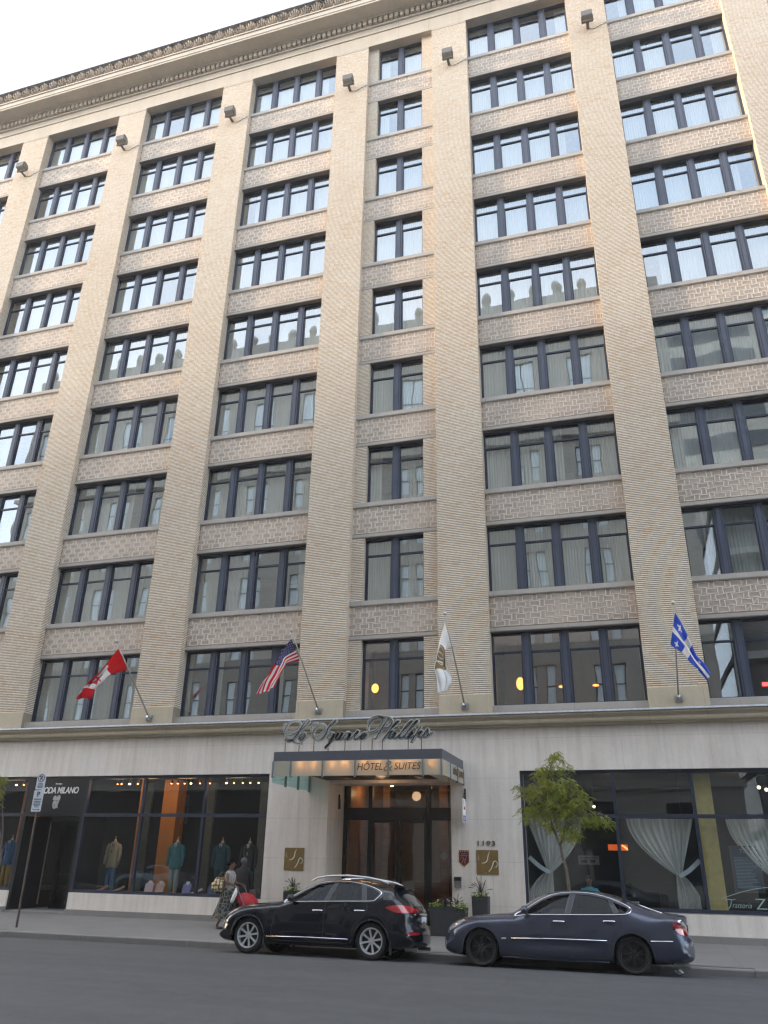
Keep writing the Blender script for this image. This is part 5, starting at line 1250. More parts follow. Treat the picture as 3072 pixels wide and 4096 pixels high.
# ------------------------------------------------------------------ street sign
def street_sign():
    t = thing('parking_sign', 'dark leaning street post with two white French parking restriction plates', 'street sign', (-7.75,-3.95,walkz(-3.95)))
    post = mat('rusty_dark_post', (.045,.03,.03), .6, var=.35, scale=9); wh = mat('white_reflective_plate', (.60,.66,.74), .4); ink = mat('sign_ink', (.025,.025,.035), .5); rd = mat('dark_red_ring', (.10,.015,.02), .5)
    b = MB(); b.tube([(0,0,0),(-.05,0,3.9)], .032, 8); b.build('post', post, t)
    def plate(z0,z1,w):
        r = .03; o = []
        for cx,cz,a0 in ((w/2-r,z1-r,0),(-w/2+r,z1-r,90),(-w/2+r,z0+r,180),(w/2-r,z0+r,270)): o += [(cx+r*math.cos(R(a0+k*30)),cz+r*math.sin(R(a0+k*30))) for k in range(4)]
        return o
    x0 = -.05
    b = MB(); b.prism([(u+x0,v) for u,v in plate(3.53,3.98,.30)], lambda u,v,d:(u,d,v), -.045, -.037); p1 = b.build('sign_plate', wh, t)
    b = MB(); b.prism([(u+x0,v) for u,v in plate(2.93,3.51,.33)], lambda u,v,d:(u,d,v), -.045, -.037); p2 = b.build('sign_plate', wh, t)
    b = MB(); b.lathe([(.092,-.003),(.112,-.003),(.112,0),(.092,0)], (x0,-.045,3.84), axis='y', n=32); b.add([(x0-.08,-.049,3.90),(x0-.065,-.049,3.915),(x0+.08,-.049,3.78),(x0+.065,-.049,3.765)],[(0,1,2,3)]); b.build('prohibition_ring', rd, p1)
    put_text('P', p1, ink, (x0-.035,-.046,3.77), width=.08, height=.14, bold=.015)
    b = MB()
    for z,a in ((3.69,.07),(3.655,.09),(3.62,.10),(3.585,.08)): b.box(x0-a,x0+a,-.047,-.0451,z-.009,z+.009)
    b.build('small_text', ink, p1)
    put_text('P', p2, ink, (x0-.05,-.046,3.33), width=.10, height=.14, bold=.02); put_text('RÉSERVÉ', p2, ink, (x0-.125,-.046,3.24), width=.25, height=.055); b = MB()
    for z,a in ((3.20,.12),(3.165,.11),(3.13,.12),(3.09,.10),(3.055,.07)): b.box(x0-a,x0+a,-.047,-.0451,z-.009,z+.009)
    b.build('small_text', ink, p2)
    b = MB(); b.box(x0-.11,x0+.08,-.047,-.0451,2.975,2.99); b.box(x0-.11,x0-.10,-.047,-.0451,2.99,3.01); b.prism([(x0+.08,2.96),(x0+.13,2.9825),(x0+.08,3.005)], lambda u,v,d:(u,d,v), -.047, -.0451); b.build('arrow', ink, p2)
street_sign()

# ------------------------------------------------------------------ trees
def make_tree(label, base, trunk, limbs, blobs, nt_, seed, group=None, leafcol=(.075,.105,.018)):
    rd = random.Random(seed); t = thing('young_tree', label, 'tree', base, 0, group)
    bark = mat('young_grey_brown_bark', (.13,.105,.085), .85, var=.3, scale=12, bmp=.3) if 'bark' not in M else M['bark']; M['bark'] = bark
    if 'leaf' not in M:
        m, tt, b = nodes('locust_leaf'); oi = geo(tt); n = noise(tt, oi, 2.2, 3, .6); n2 = noise(tt, oi, 30, 2)
        c = ramp(tt, n, [(.35,(.17,.22,.03)),(.65,(.34,.36,.05))]); c = mixc(tt, .35, c, ramp(tt, n2, [(.3,(.10,.15,.02)),(.7,(.45,.42,.08))]))
        tt.links.new(c, b.inputs['Base Color']); b.inputs['Roughness'].default_value = .5; tl = tt.nodes.new('ShaderNodeBsdfTranslucent'); tt.links.new(c, tl.inputs[0])
        mx = tt.nodes.new('ShaderNodeMixShader'); mx.inputs[0].default_value = .4; tt.links.new(b.outputs[0], mx.inputs[1]); tt.links.new(tl.outputs[0], mx.inputs[2]); tt.links.new(mx.outputs[0], tt.nodes['Material Output'].inputs[0]); M['leaf'] = m
    B = MB(); tk = smoothpts([Vector(p) for p in trunk],5); n = len(tk); B.tube(tk, [.042*(1-.45*i/n) for i in range(n)], 10); pts = list(tk[n//2:])
    for lm in limbs:
        L_ = smoothpts([Vector(p) for p in lm],5); k = len(L_); B.tube(L_, [.022*(1-.75*i/k)+.003 for i in range(k)], 7); pts += L_[1:]
    F = MB()
    def leafat(p, d, nrm, L_, W_):
        s_ = d.cross(nrm).normalized()*W_; F.add([p, p+d*L_*.5+s_, p+d*L_, p+d*L_*.5-s_],[(0,1,2,3)])
    tot = sum(b_[5] for b_ in blobs)
    for bx,by,bz,rx,rz,wt in blobs:
        for _ in range(int(nt_*wt/tot)):
            while True:
                q = Vector((rd.uniform(-1,1),rd.uniform(-1,1),rd.uniform(-1,1)))
                if q.length < 1: break
            e = Vector((bx+q.x*rx,by+q.y*rx*.9,bz+q.z*rz)); s_ = min(pts, key=lambda p:(p-e).length+abs(p.z-e.z+.25)*.6)
            mid = (s_+e)/2+Vector((0,0,.10)); 
            if rd.random() < .5: B.tube([s_,mid,e], [.006,.004,.002], 4, cap=False)
            for k in range(rd.randint(2,4)):                       # drooping pinnate leaves around the twig end
                a = rd.uniform(0,6.28); dr = Vector((math.cos(a),math.sin(a),rd.uniform(-.9,-.1))).normalized(); L0 = rd.uniform(.13,.22); st = e+Vector((rd.uniform(-.05,.05),rd.uniform(-.05,.05),rd.uniform(-.04,.05)))
                pr = dr.cross(Vector((0,0,1))).normalized()
                for j in range(6):
                    p = st+dr*L0*j/6+Vector((0,0,-.035*(j/6)**2))
                    for sg in (-1,1):
                        d = (pr*sg+dr*.5+Vector((0,0,-.5-rd.random()*.4))).normalized(); leafat(p, d, dr, rd.uniform(.035,.055), .009)
    B.build('trunk', bark, t, smooth=True); f = F.build('crown', M['leaf'], t, recalc=False); return t
make_tree('slender young honey locust with thin pale trunk in front of the restaurant window', (7.05,-4.2,0), [(0,0,0),(.02,0,.7),(.0,0,1.35),(-.03,0,1.75),(-.10,0,2.05),(-.13,0,2.25)],
    [[(-.13,0,2.25),(-.25,0,2.6),(-.33,.02,3.0),(-.35,.05,3.5),(-.25,0,3.9),(-.14,0,4.18)],[(-.13,0,2.25),(.0,.05,2.6),(.15,.0,3.1),(.2,.1,3.6)],[(-.02,.0,2.55),(.35,-.1,2.85),(.75,-.1,2.9)],[(-.25,0,2.6),(-.6,.1,2.95),(-.95,.1,3.3)],[(-.33,0,3.0),(-.5,-.1,3.4),(-.6,-.1,3.55)]],
    [(-.10,0,4.22,.16,.13,2.2),(-.45,0,3.75,.2,.16,2.2),(.15,0,4.0,.24,.16,2),(-.30,0,3.93,.30,.16,3),(-.05,.1,3.55,.48,.30,14),(.25,.1,3.2,.40,.32,11),(-.45,0,3.35,.42,.28,9),(-.85,.1,3.45,.24,.16,2.2),(-1.05,.1,3.52,.10,.06,.5),(-.75,0,2.95,.34,.20,5),(-.1,0,3.0,.35,.25,7),(.50,0,2.85,.32,.15,5.5),(.88,0,2.78,.22,.11,2.2),(.12,0,2.55,.25,.18,6),(-.35,0,2.72,.25,.12,2.5)], 520, 5)
make_tree('leafy young tree cut by the left edge, in front of the clothes shop', (-10.98,-1.3,.05), [(0,0,0),(.0,0,.9),(-.05,0,1.7),(-.2,0,2.3)],
    [[(-.2,0,2.3),(-.5,0,2.9),(-.7,0,3.5)],[(-.1,0,2.0),(-.2,.0,2.6),(-.4,0,3.3),(-.5,0,3.9)],[(-.2,0,2.3),(-.8,0,2.7),(-1.3,0,3.0)]],
    [(-.75,-.2,3.5,.42,.38,8),(-.85,-.2,2.95,.40,.40,10),(-.55,-.2,2.55,.30,.24,5),(-.62,-.2,4.02,.30,.18,4),(-1.35,-.2,3.2,.5,.5,8)], 480, 11)

# ------------------------------------------------------------------ planters
def planters():
    pot = mat('charcoal_planter', (.035,.036,.04), .6, var=.12); soil = mat('potting_soil', (.03,.02,.014), .95); lime = mat('lime_leaf', (.28,.40,.03), .5, var=.25, scale=20); pur = mat('purple_grass_blade', (.055,.028,.030), .6, var=.3, scale=20); grn = mat('mid_green_leaf', (.06,.10,.04), .6, var=.3, scale=20); wf = mat('small_white_flower', (.6,.6,.6), .6)
    rd = random.Random(9)
    def planter(x,y,w,d,h,label,glab,llab,grow):
        z = walkz(y); t = thing('planter', label, 'planter', (x,y,z), 0, 'charcoal planters by the entrance'); k = .90; a, c = w/2, d/2
        b = MB(); lo = [(-a*k,-c*k,0),(a*k,-c*k,0),(a*k,c*k,0),(-a*k,c*k,0)]; hi = [(-a,-c,h),(a,-c,h),(a,c,h),(-a,c,h)]; ii = [(-a+.03,-c+.03,h),(a-.03,-c+.03,h),(a-.03,c-.03,h),(-a+.03,c-.03,h)]; dp = [(p[0],p[1],h-.06) for p in ii]
        b.add(lo+hi+ii+dp, [(3,2,1,0)]+[(i,(i+1)%4,4+(i+1)%4,4+i) for i in range(4)]+[(4+i,4+(i+1)%4,8+(i+1)%4,8+i) for i in range(4)]+[(8+i,8+(i+1)%4,12+(i+1)%4,12+i) for i in range(4)]); b.build('pot', pot, t)
        b = MB(); b.quad(*dp); b.build('soil', soil, t)
        for gx,gh,nb in grow:
            g = thing('purple_grass', glab, 'plant', (x+gx,y,z+h-.06), 0, 'purple grasses in the planters'); b = MB(); s_ = MB()
            for _ in range(nb):
                an = rd.uniform(0,6.28); ln = gh*rd.uniform(.6,1.); out = rd.uniform(.10,.55)*gh; pp = []
                for q in range(7): f = q/6; pp.append(Vector((math.cos(an)*out*f**1.5,math.sin(an)*out*f**1.5*.6,ln*(f-.45*f**3*out/gh*2))))
                sd_ = Vector((-math.sin(an),math.cos(an),0))*.009
                for q in range(6):
                    w0, w1 = 1-q/6*.8, 1-(q+1)/6*.8; b.quad(pp[q]-sd_*w0,pp[q]+sd_*w0,pp[q+1]+sd_*w1,pp[q+1]-sd_*w1)
                if _ % 5 == 0: s_.tube([pp[4]+Vector((0,0,.03)),pp[6]+Vector((0,0,.05))], [.006,.011], 5)
            b.build('blade', pur, g, recalc=False); s_.build('seed_head', pur, g)
        l = thing('trailing_leaf_plant', llab, 'plant', (x,y,z+h-.06), 0, 'lime green trailing plants in the planters'); b = MB(); g2 = MB(); fl = MB()
        for _ in range(int(150*w+60)):
            side = rd.choice((-1,1)); px = side*rd.uniform(.35,1.05)*a if w > .6 else rd.uniform(-1.05,1.05)*a; py = rd.uniform(-1.1,.7)*c; pz = rd.uniform(.03,.16); over = abs(px) > a or py < -c
            if over: pz -= rd.uniform(.0,.12)
            an = rd.uniform(0,6.28); u = Vector((math.cos(an),math.sin(an),rd.uniform(-.5,.4)))*rd.uniform(.025,.045); v = Vector((-math.sin(an),math.cos(an),rd.uniform(-.3,.6)))*rd.uniform(.018,.035); p = Vector((px,py,pz))
            (b if rd.random() < .8 else g2).add([p-u,p-u*.2-v,p+u,p-u*.2+v],[(0,1,2,3)])
        for _ in range(int(130*w)):
            px = rd.uniform(-.8,.8)*a; py = rd.uniform(-.9,.9)*c; p = Vector((px,py,rd.uniform(.04,.22))); u = Vector((rd.uniform(-1,1),rd.uniform(-1,1),rd.uniform(-1,1))).normalized()*.028; v = u.orthogonal().normalized()*.012; g2.add([p-u,p-v,p+u,p+v],[(0,1,2,3)])
            if rd.random() < .12: fl.ball(p+Vector((0,-.02,.03)), .016, 6)
        b.build('lime_leaves', lime, l, recalc=False); g2.build('green_leaves', grn, l, recalc=False); fl.build('white_flowers', wf, l)
    planter(3.62,-1.15,.98,.42,.68,'large wide charcoal planter beside the black crossover, near the entrance','low purple grass in the wide planter','lime leaves spilling from the wide planter',[(-.1,.45,50),(.22,.40,40)])
    planter(4.36,-.42,.44,.40,.92,'tall narrow charcoal planter below the right gold plaque','tall purple grass in the narrow planter below the right plaque','lime leaves topping the narrow planter below the right plaque',[(0,.62,60)])
    planter(-1.20,-.42,.44,.40,.92,'tall narrow charcoal planter below the left gold plaque, half hidden by the crossover','purple grass in the planter below the left plaque','lime leaves in the planter below the left plaque',[(0,.50,60)])
planters()

# ------------------------------------------------------------------ restaurant window contents
def restaurant():
    cm, tt, bb = nodes('white_voile'); bb.inputs['Base Color'].default_value = (.74,.74,.71,1); bb.inputs['Roughness'].default_value = .9; tl = tt.nodes.new('ShaderNodeBsdfTranslucent'); tl.inputs[0].default_value = (.85,.86,.84,1); mx = tt.nodes.new('ShaderNodeMixShader'); mx.inputs[0].default_value = .25
    tt.links.new(bb.outputs[0], mx.inputs[1]); tt.links.new(tl.outputs[0], mx.inputs[2]); tr = tt.nodes.new('ShaderNodeBsdfTransparent'); m2 = tt.nodes.new('ShaderNodeMixShader'); m2.inputs[0].default_value = .08
    tt.links.new(mx.outputs[0], m2.inputs[1]); tt.links.new(tr.outputs[0], m2.inputs[2]); tt.links.new(m2.outputs[0], tt.nodes['Material Output'].inputs[0])
    def drape(label, xa, xb, xt, zt, x0b, x1b, zb, hook):
        t = thing('tied_curtain', label, 'curtain', (0,.27,0), 0, 'tied white curtains in the restaurant window'); b = MB(); NU, NZ = 90, 44; G = []
        inner_left = abs(xa-hook[0]) > abs(xb-hook[0])
        for i in range(NU+1):
            u = i/NU; top = xa+(xb-xa)*u; tie = xt-.07+.14*u; bt = x0b+(x1b-x0b)*u; col = []
            for j in range(NZ+1):
                f = j/NZ
                if f < .62:
                    g = f/.62; z = 3.05+(zt-3.05)*g; e = (u if not inner_left else 1-u); pw = 1.0+1.3*e*(1-e)+(.0 if e > .5 else .9*(1-e))
                    gg = g**(1.05+.9*(e)); x = top+(tie-top)*gg
                else: g = (f-.62)/.38; z = zt+(zb-zt)*g; x = tie+(bt-tie)*min(1,g*1.6)**.6
                amp = .045*(1-.75*math.exp(-((f-.62)/.10)**2)); y = amp*math.sin(u*62+.6*math.sin(u*9))+.02*math.sin(u*23+f*3); col.append((x+.006*math.sin(u*40+f*6),y,z))
            G += col
        w = NZ+1; b.add(G, [(i*w+j,i*w+j+1,(i+1)*w+j+1,(i+1)*w+j) for i in range(NU) for j in range(NZ)]); b.build('drape', cm, t, smooth=True, recalc=False)
        b = MB(); h = Vector((hook[0],-.06,hook[1])); e = Vector((xt,-.07,zt)); r = ribbon([(h.x,h.z),((h.x+e.x)/2,(h.z+e.z)/2-.05),(e.x,e.z-.02)], .11, ext=.012, y=-.09, taper=False); b.add(r.v,r.f); b.build('tie_band', mat('white_tie_band',(.50,.53,.56),.8), t)
        b = MB(); b.tube([(min(xa,xb)-.03,.0,3.07),(max(xa,xb)+.03,.0,3.07)], .014, 6); b.build('rod', M['black'], t)
    drape('white voile curtain tied to the left, behind the young tree', 5.62, 7.18, 6.22, 1.66, 5.60, 6.28, .85, (5.66,2.03))
    drape('white voile curtain tied to the right in the middle restaurant pane', 8.38, 10.12, 9.60, 1.64, 9.50, 10.05, .85, (10.16,2.02))
    drape('white voile curtain in the pane at the right edge', 10.95, 12.36, 12.0, 1.6, 11.9, 12.36, .85, (12.36,1.95))
    og = emitmat('orange_neon_panel', (1.,.16,.02), .16); og2 = emitmat('orange_neon_tube', (1.,.40,.10), 1.4)
    t = thing('neon_panel', 'dim orange glowing panel inside the restaurant behind the tree', 'light panel', (7.74,3.,2.27)); b = MB(); b.box(0,.58,0,.04,0,.17); b.build('panel', og, t); b = MB(); b.tube([(.42,-.01,.15),(.58,-.01,.03)], .012, 6); b.build('tube', og2, t)
    t = thing('notice_board', 'small white notice with pictures inside the restaurant', 'notice', (6.84,2.6,1.86)); b = MB(); b.box(0,.62,0,.02,0,.25); b.build('board', mat('grey_white_card',(.30,.30,.30),.6), t); b = MB(); b.box(.08,.25,-.005,-.001,.05,.12); b.box(.35,.50,-.005,-.001,.05,.14); b.box(.05,.57,-.005,-.001,.18,.20); b.build('printed_shape', M['black'], t)
    t = thing('menu_board', 'framed dark blue menu board standing behind the right restaurant pane', 'menu board', (10.97,.28,1.30)); b = MB(); b.box(0,.66,.02,.04,0,1.06); b.build('board', mat('blue_black_menu',(.035,.05,.075),.5), t)
    b = MB(); b.box(-.03,0,.0,.05,-.03,1.09); b.box(.66,.69,0,.05,-.03,1.09); b.box(0,.66,0,.05,-.03,0); b.box(0,.66,0,.05,1.06,1.09); b.build('frame', mat('brown_frame',(.10,.07,.05),.5), t)
    b = MB(); rd = random.Random(2)
    for k in range(22): z = .08+k*.034; b.box(.05,.05+rd.uniform(.35,.56),.012,.0195,z,z+.012)
    b.build('chalk_lines', mat('pale_blue_chalk',(.20,.27,.33),.7), t); put_text('Table', t, mat('pale_blue_title',(.28,.36,.42),.7), (.20,.012,.92), width=.38, height=.09)
    for x,y,z,l in ((7.50,1.2,3.42,'tiny bright ceiling spot glimpsed above the restaurant transom behind the tree'),(9.9,1.5,3.2,'tiny bright spot just above the restaurant transom in the third pane')):
        t = thing('ceiling_spotlight', l, 'spotlight', (x,y,z)); b = MB(); b.ball((0,0,0), .035, 10); b.build('bulb', emitmat('warm_spot_bulb',(1.,.72,.42),7.), t); b = MB(); b.tube([(0,0,.03),(0,0,4.36-z)], .006, 5); b.build('stem', M['black'], t)
    t = thing('wire_lamp', 'curved wire lamp with two small bulbs at the top right corner pane', 'lamp', (12.15,.5,3.85)); b = MB(); b.tube(smoothpts([(-.22,0,.05),(-.26,0,.22),(-.15,0,.34),(0,0,.32),(.12,0,.40),(.15,0,.5)],5), .008, 6); b.build('wire', M['steel'], t)
    b = MB(); b.ball((-.20,0,.02), (.05,.04,.05), 10); b.ball((-.02,0,-.04), (.05,.04,.05), 10); b.build('bulb', emitmat('pale_bulb',(1.,.8,.62),.8), t)
    # table and chairs near the glass
    for x,y,l in ((8.9,1.2,'dark slatted chair with red seat behind the middle restaurant pane'),(9.5,2.0,'dark slatted chair deeper in the restaurant')):
        t = thing('dining_chair', l, 'chair', (x,y,.2)); b = MB(); b.box(-.2,.2,-.2,.2,.42,.46); b.build('seat', mat('red_seat',(.25,.02,.02),.6) if x < 9 else M['black'], t); b = MB()
        for k in range(5): b.box(.17,.19,-.16+k*.075,-.14+k*.075,.46,.92)
        b.box(.165,.195,-.2,.2,.92,.97); b.build('backrest', M['black'], t)
        for sx in (-.18,.18):
            for sy in (-.18,.18): b = MB(); b.box(sx-.015,sx+.015,sy-.015,sy+.015,0,.42); b.build('leg', M['black'], t)
    t = thing('dining_table', 'small white clothed table behind the restaurant window', 'table', (8.1,1.3,.2)); b = MB(); b.box(-.4,.4,-.35,.35,.70,.74); b.prism([(-.42,.30),(.42,.30),(.40,.742),(-.40,.742)], lambda u,v,d:(u,d,v), -.37, -.352); b.build('tablecloth', mat('white_tablecloth',(.55,.56,.57),.8), t); b = MB(); b.box(-.04,.04,-.04,.04,0,.70); b.build('leg', M['black'], t)
restaurant()

# ------------------------------------------------------------------ clothes shop window contents
def loft(b, rings, n=16, mi=0, cap=True):
    vs = []
    for z,cx,cy,rx,ry in rings:
        for j in range(n):
            q = 2*math.pi*j/n; c, s_ = math.cos(q), math.sin(q); e = .85; vs.append((cx+rx*abs(c)**e*(1 if c > 0 else -1), cy+ry*abs(s_)**e*(1 if s_ > 0 else -1), z))
    k = len(rings); fs = [(i*n+j,i*n+(j+1)%n,(i+1)*n+(j+1)%n,(i+1)*n+j) for i in range(k-1) for j in range(n)]
    if cap: fs += [tuple(range(n))[::-1], tuple((k-1)*n+j for j in range(n))]
    return b.add(vs, fs, mi)
def shop_contents():
    cols = lambda n,c: mat(n, c, .8, var=.12, scale=20)
    wood = mat('mannequin_cap', (.55,.42,.28), .4); shirt = cols('white_shirt',(.62,.62,.62))
    def dummy(x, y, label, jc, tc_, tiec, long=True):
        t = thing('mannequin', label, 'mannequin', (x,y,.74), 0, 'suited headless mannequins in the shop window')
        b = MB()
        for sg in (-1,1):
            loft(b, [(.02,sg*.10,0,.055,.07),(.12,sg*.10,0,.058,.075),(.45,sg*.10,-.01,.07,.085),(.75,sg*.09,0,.085,.10),(.95,sg*.075,0,.085,.115)])
        b.build('trousers', cols(tc_[0],tc_[1]), t, smooth=True)
        b = MB(); loft(b, [(.74,0,0,.205,.135),(.80,0,0,.205,.14),(.95,0,0,.195,.135),(1.10,0,0,.175,.125),(1.25,0,0,.195,.135),(1.38,0,0,.215,.13),(1.46,0,0,.20,.105),(1.51,0,0,.13,.085),(1.55,0,.01,.07,.065)], 20)
        for sg in (-1,1):
            b.tube([(sg*.19,0,1.46),(sg*.235,.0,1.36),(sg*.265,-.0,1.15),(sg*.27,-.03,1.02),(sg*.262,-.06,.84)], [.055,.068,.058,.052,.045], 10)
        o = b.build('jacket', cols(jc[0],jc[1]), t, smooth=True)
        b = MB(); b.prism([(-.055,1.53),(.055,1.53),(.0,1.17)], lambda u,v,d:(u,d-.02*(1.53-v)*4,v), -.105, -.085); b.build('shirt', shirt, t)
        b = MB(); b.prism([(-.018,1.50),(.018,1.50),(.026,1.22),(0,1.19),(-.026,1.22)], lambda u,v,d:(u,d-.02*(1.53-v)*4,v), -.113, -.1055); b.build('tie', cols(tiec[0],tiec[1]), t)
        b = MB(); b.prism([(-.055,1.535),(-.015,1.19),(-.075,1.30),(-.10,1.46)], lambda u,v,d:(u,d-.02*(1.53-v)*4,v), -.118, -.10); b.prism([(.055,1.535),(.015,1.19),(.075,1.30),(.10,1.46)], lambda u,v,d:(u,d-.02*(1.53-v)*4,v), -.118, -.10); b.build('lapel', cols(jc[0]+'_lapel',tuple(c*.85 for c in jc[1])), t)
        b = MB(); b.lathe([(.052,1.53),(.048,1.60),(.03,1.625),(.012,1.64),(.016,1.68),(.012,1.72),(0,1.73)], (0,.01,0), n=14); b.build('neck_cap', wood, t, smooth=True)
        b = MB(); b.box(-.16,-.04,-.15,.07,0,.055); b.box(.04,.16,-.15,.07,0,.055); b.build('stand_foot', M['black'], t)
    dummy(-8.47,1.05,'headless mannequin in beige jacket and blue trousers, left of the orange pillars',('beige_jacket',(.36,.30,.20)),('blue_trousers',(.05,.13,.25)),('purple_tie',(.05,.04,.14)))
    dummy(-6.06,1.05,'headless mannequin in teal jacket and pale trousers, right of the orange pillar',('teal_jacket',(.045,.19,.22)),('pale_trousers',(.30,.33,.28)),('gold_tie',(.35,.26,.10)))
    dummy(-4.40,1.05,'headless mannequin in dark teal suit with blue tie, behind the woman',('dark_teal_suit',(.030,.085,.10)),('dark_teal_trousers',(.025,.075,.085)),('blue_tie',(.02,.08,.30)))
    dummy(-3.42,1.05,'headless mannequin in charcoal suit with gold tie, nearest the entrance wall',('charcoal_suit',(.035,.033,.035)),('charcoal_trousers',(.03,.03,.03)),('yellow_tie',(.42,.33,.14)))
    dummy(-12.72,1.05,'headless mannequin in blue jacket and mustard trousers at the left edge',('blue_jacket',(.03,.10,.24)),('mustard_trousers',(.30,.19,.04)),('navy_tie',(.02,.03,.10)))
    # small goods on the window floor
    def goods(x,y,label,cat,c,kind):
        t = thing({'shirt':'folded_shirt','shoe':'shoe','scarf':'scarf','bag':'hand_bag','tie':'rolled_tie'}[kind], label, cat, (x,y,.74)); m = cols(cat+'_cloth',c)
        if kind == 'shirt':
            b = MB(); b.prism([(-.13,0),(.13,0),(.15,.30),(.07,.36),(-.07,.36),(-.15,.30)], lambda u,v,d:(u,d+v*.35,v), -.03, .03); b.build('body', m, t)
            b = MB(); b.prism([(-.07,.36),(0,.28),(.07,.36),(.05,.40),(-.05,.40)], lambda u,v,d:(u,d+v*.35,v), -.04, -.02); b.build('collar', cols('collar_cloth',(.6,.58,.58)), t)
        elif kind == 'shoe':
            b = MB(); loft(b, [(0,0,0,.14,.045),(.03,0,0,.14,.048),(.06,.02,0,.11,.045),(.09,.06,0,.06,.038),(.11,.07,0,.05,.034)], 14); b.build('upper', m, t, smooth=True); b = MB(); b.box(-.14,.14,-.045,.045,-.001,.012); b.build('sole', M['black'], t)
        elif kind == 'bag':
            b = MB(); b.prism([(-.17,0),(.17,0),(.13,.22),(-.13,.22)], lambda u,v,d:(u,d,v), -.06, .06); b.build('body', m, t); b = MB(); b.tube([(-.07,0,.22),(-.05,0,.33),(.05,0,.33),(.07,0,.22)], .012, 6); b.build('handle', M['black'], t)
        else:
            b = MB(); b.tube(smoothpts([(-.22,0,.04),(-.1,.03,.07),(.02,-.02,.10),(.14,.02,.16),(.24,0,.20)],4), [.03,.04,.045,.045,.05,.05,.05,.05,.05,.045,.045,.04,.04,.04,.035,.03,.03][:17], 8) if False else b.tube(smoothpts([(-.22,0,.04),(-.1,.03,.07),(.02,-.02,.10),(.14,.02,.16),(.24,0,.20)],4), .035, 8); b.build('roll', m, t, smooth=True)
    goods(-8.36,.5,'red and cream scarf below the beige jacket mannequin','scarf',(.40,.14,.10),'scarf')
    goods(-7.75,.5,'pink rolled scarf left of the pillar foot','scarf',(.42,.26,.24),'scarf')
    goods(-6.62,.5,'pink folded shirt, left of two in the shop window','shirt',(.50,.38,.40),'shirt')
    goods(-6.22,.5,'rosy folded shirt, right of two in the shop window','shirt',(.50,.34,.30),'shirt')
    goods(-5.72,.5,'tan leather shoe beside the pale trousers','shoe',(.35,.15,.04),'shoe')
    goods(-5.22,.45,'lavender folded shirt left of the last mullion','shirt',(.20,.18,.36),'shirt')
    goods(-4.92,.5,'white rolled tie left of the last mullion','tie',(.55,.5,.5),'tie')
    goods(-4.35,.5,'dark blue folded shirt behind the woman','shirt',(.05,.08,.17),'shirt')
    goods(-12.45,.5,'reddish shoe at the left edge window','shoe',(.30,.10,.08),'shoe')
    goods(-11.9,.5,'tan shoe behind the street post','shoe',(.38,.24,.12),'shoe')
    goods(-5.25,.95,'dark brown coat bundle on a low stand','bag',(.08,.06,.04),'bag')
    goods(-3.0,.6,'floral cloth bag at the right end of the shop window','bag',(.25,.12,.10),'bag')
    bulb = emitmat('orange_hot_bulb', (1.,.28,.08), 5.); bulb2 = emitmat('yellow_hot_bulb', (1.,.50,.22), 8.)
    for i,(x,s_) in enumerate(((-12.62,1.3),(-12.30,1.),(-12.0,.8),(-8.40,.8),(-8.24,1.),(-7.92,1.5),(-7.60,1.),(-6.29,.9),(-6.05,1.),(-5.79,.9),(-5.55,1.2),(-5.21,1.),(-4.84,.9),(-4.23,1.2),(-3.95,.9),(-3.63,1.),(-3.36,1.),(-3.06,1.1))):
        t = thing('ceiling_spotlight', 'small hot ceiling spotlight '+('in the pane left of the shop door, %s of three' % ('first','middle','last')[i] if i < 3 else 'over the beige jacket mannequin, %s of four' % ('first','second','third','last')[i-3] if i < 7 else 'in the middle shop pane, %s of five' % ('first','second','third','fourth','last')[i-7] if i < 12 else 'in the shop pane nearest the entrance, %s of six' % ('first','second','third','fourth','fifth','last')[i-12]), 'spotlight', (x,.6,4.11), 0, 'spotlights in the shop window')
        b = MB(); b.ball((0,0,0), (.030*s_,.03,.016*s_), 8); b.build('bulb', bulb2 if s_ > 1.1 else bulb, t)
        b = MB(); b.lathe([(.045,.02),(.045,.10),(.02,.12),(.02,.24)], (0,.03,0), n=10); b.build('can', M['black'], t)
shop_contents()

# litter
t = thing('crumpled_paper', 'crumpled white scrap of paper in the gutter behind the saloon car', 'litter', (9.16,-5.15,roadz(-5.15)+.002)); b = MB(); rd = random.Random(4)
b.ball((0,0,.035), (.085,.05,.035), 10)
b.v = [(x*(1+rd.uniform(-.3,.3)), y*(1+rd.uniform(-.3,.3)), max(0,z*(1+rd.uniform(-.3,.4)))) for x,y,z in b.v]; b.build('paper', mat('white_paper',(.7,.7,.72),.7), t)
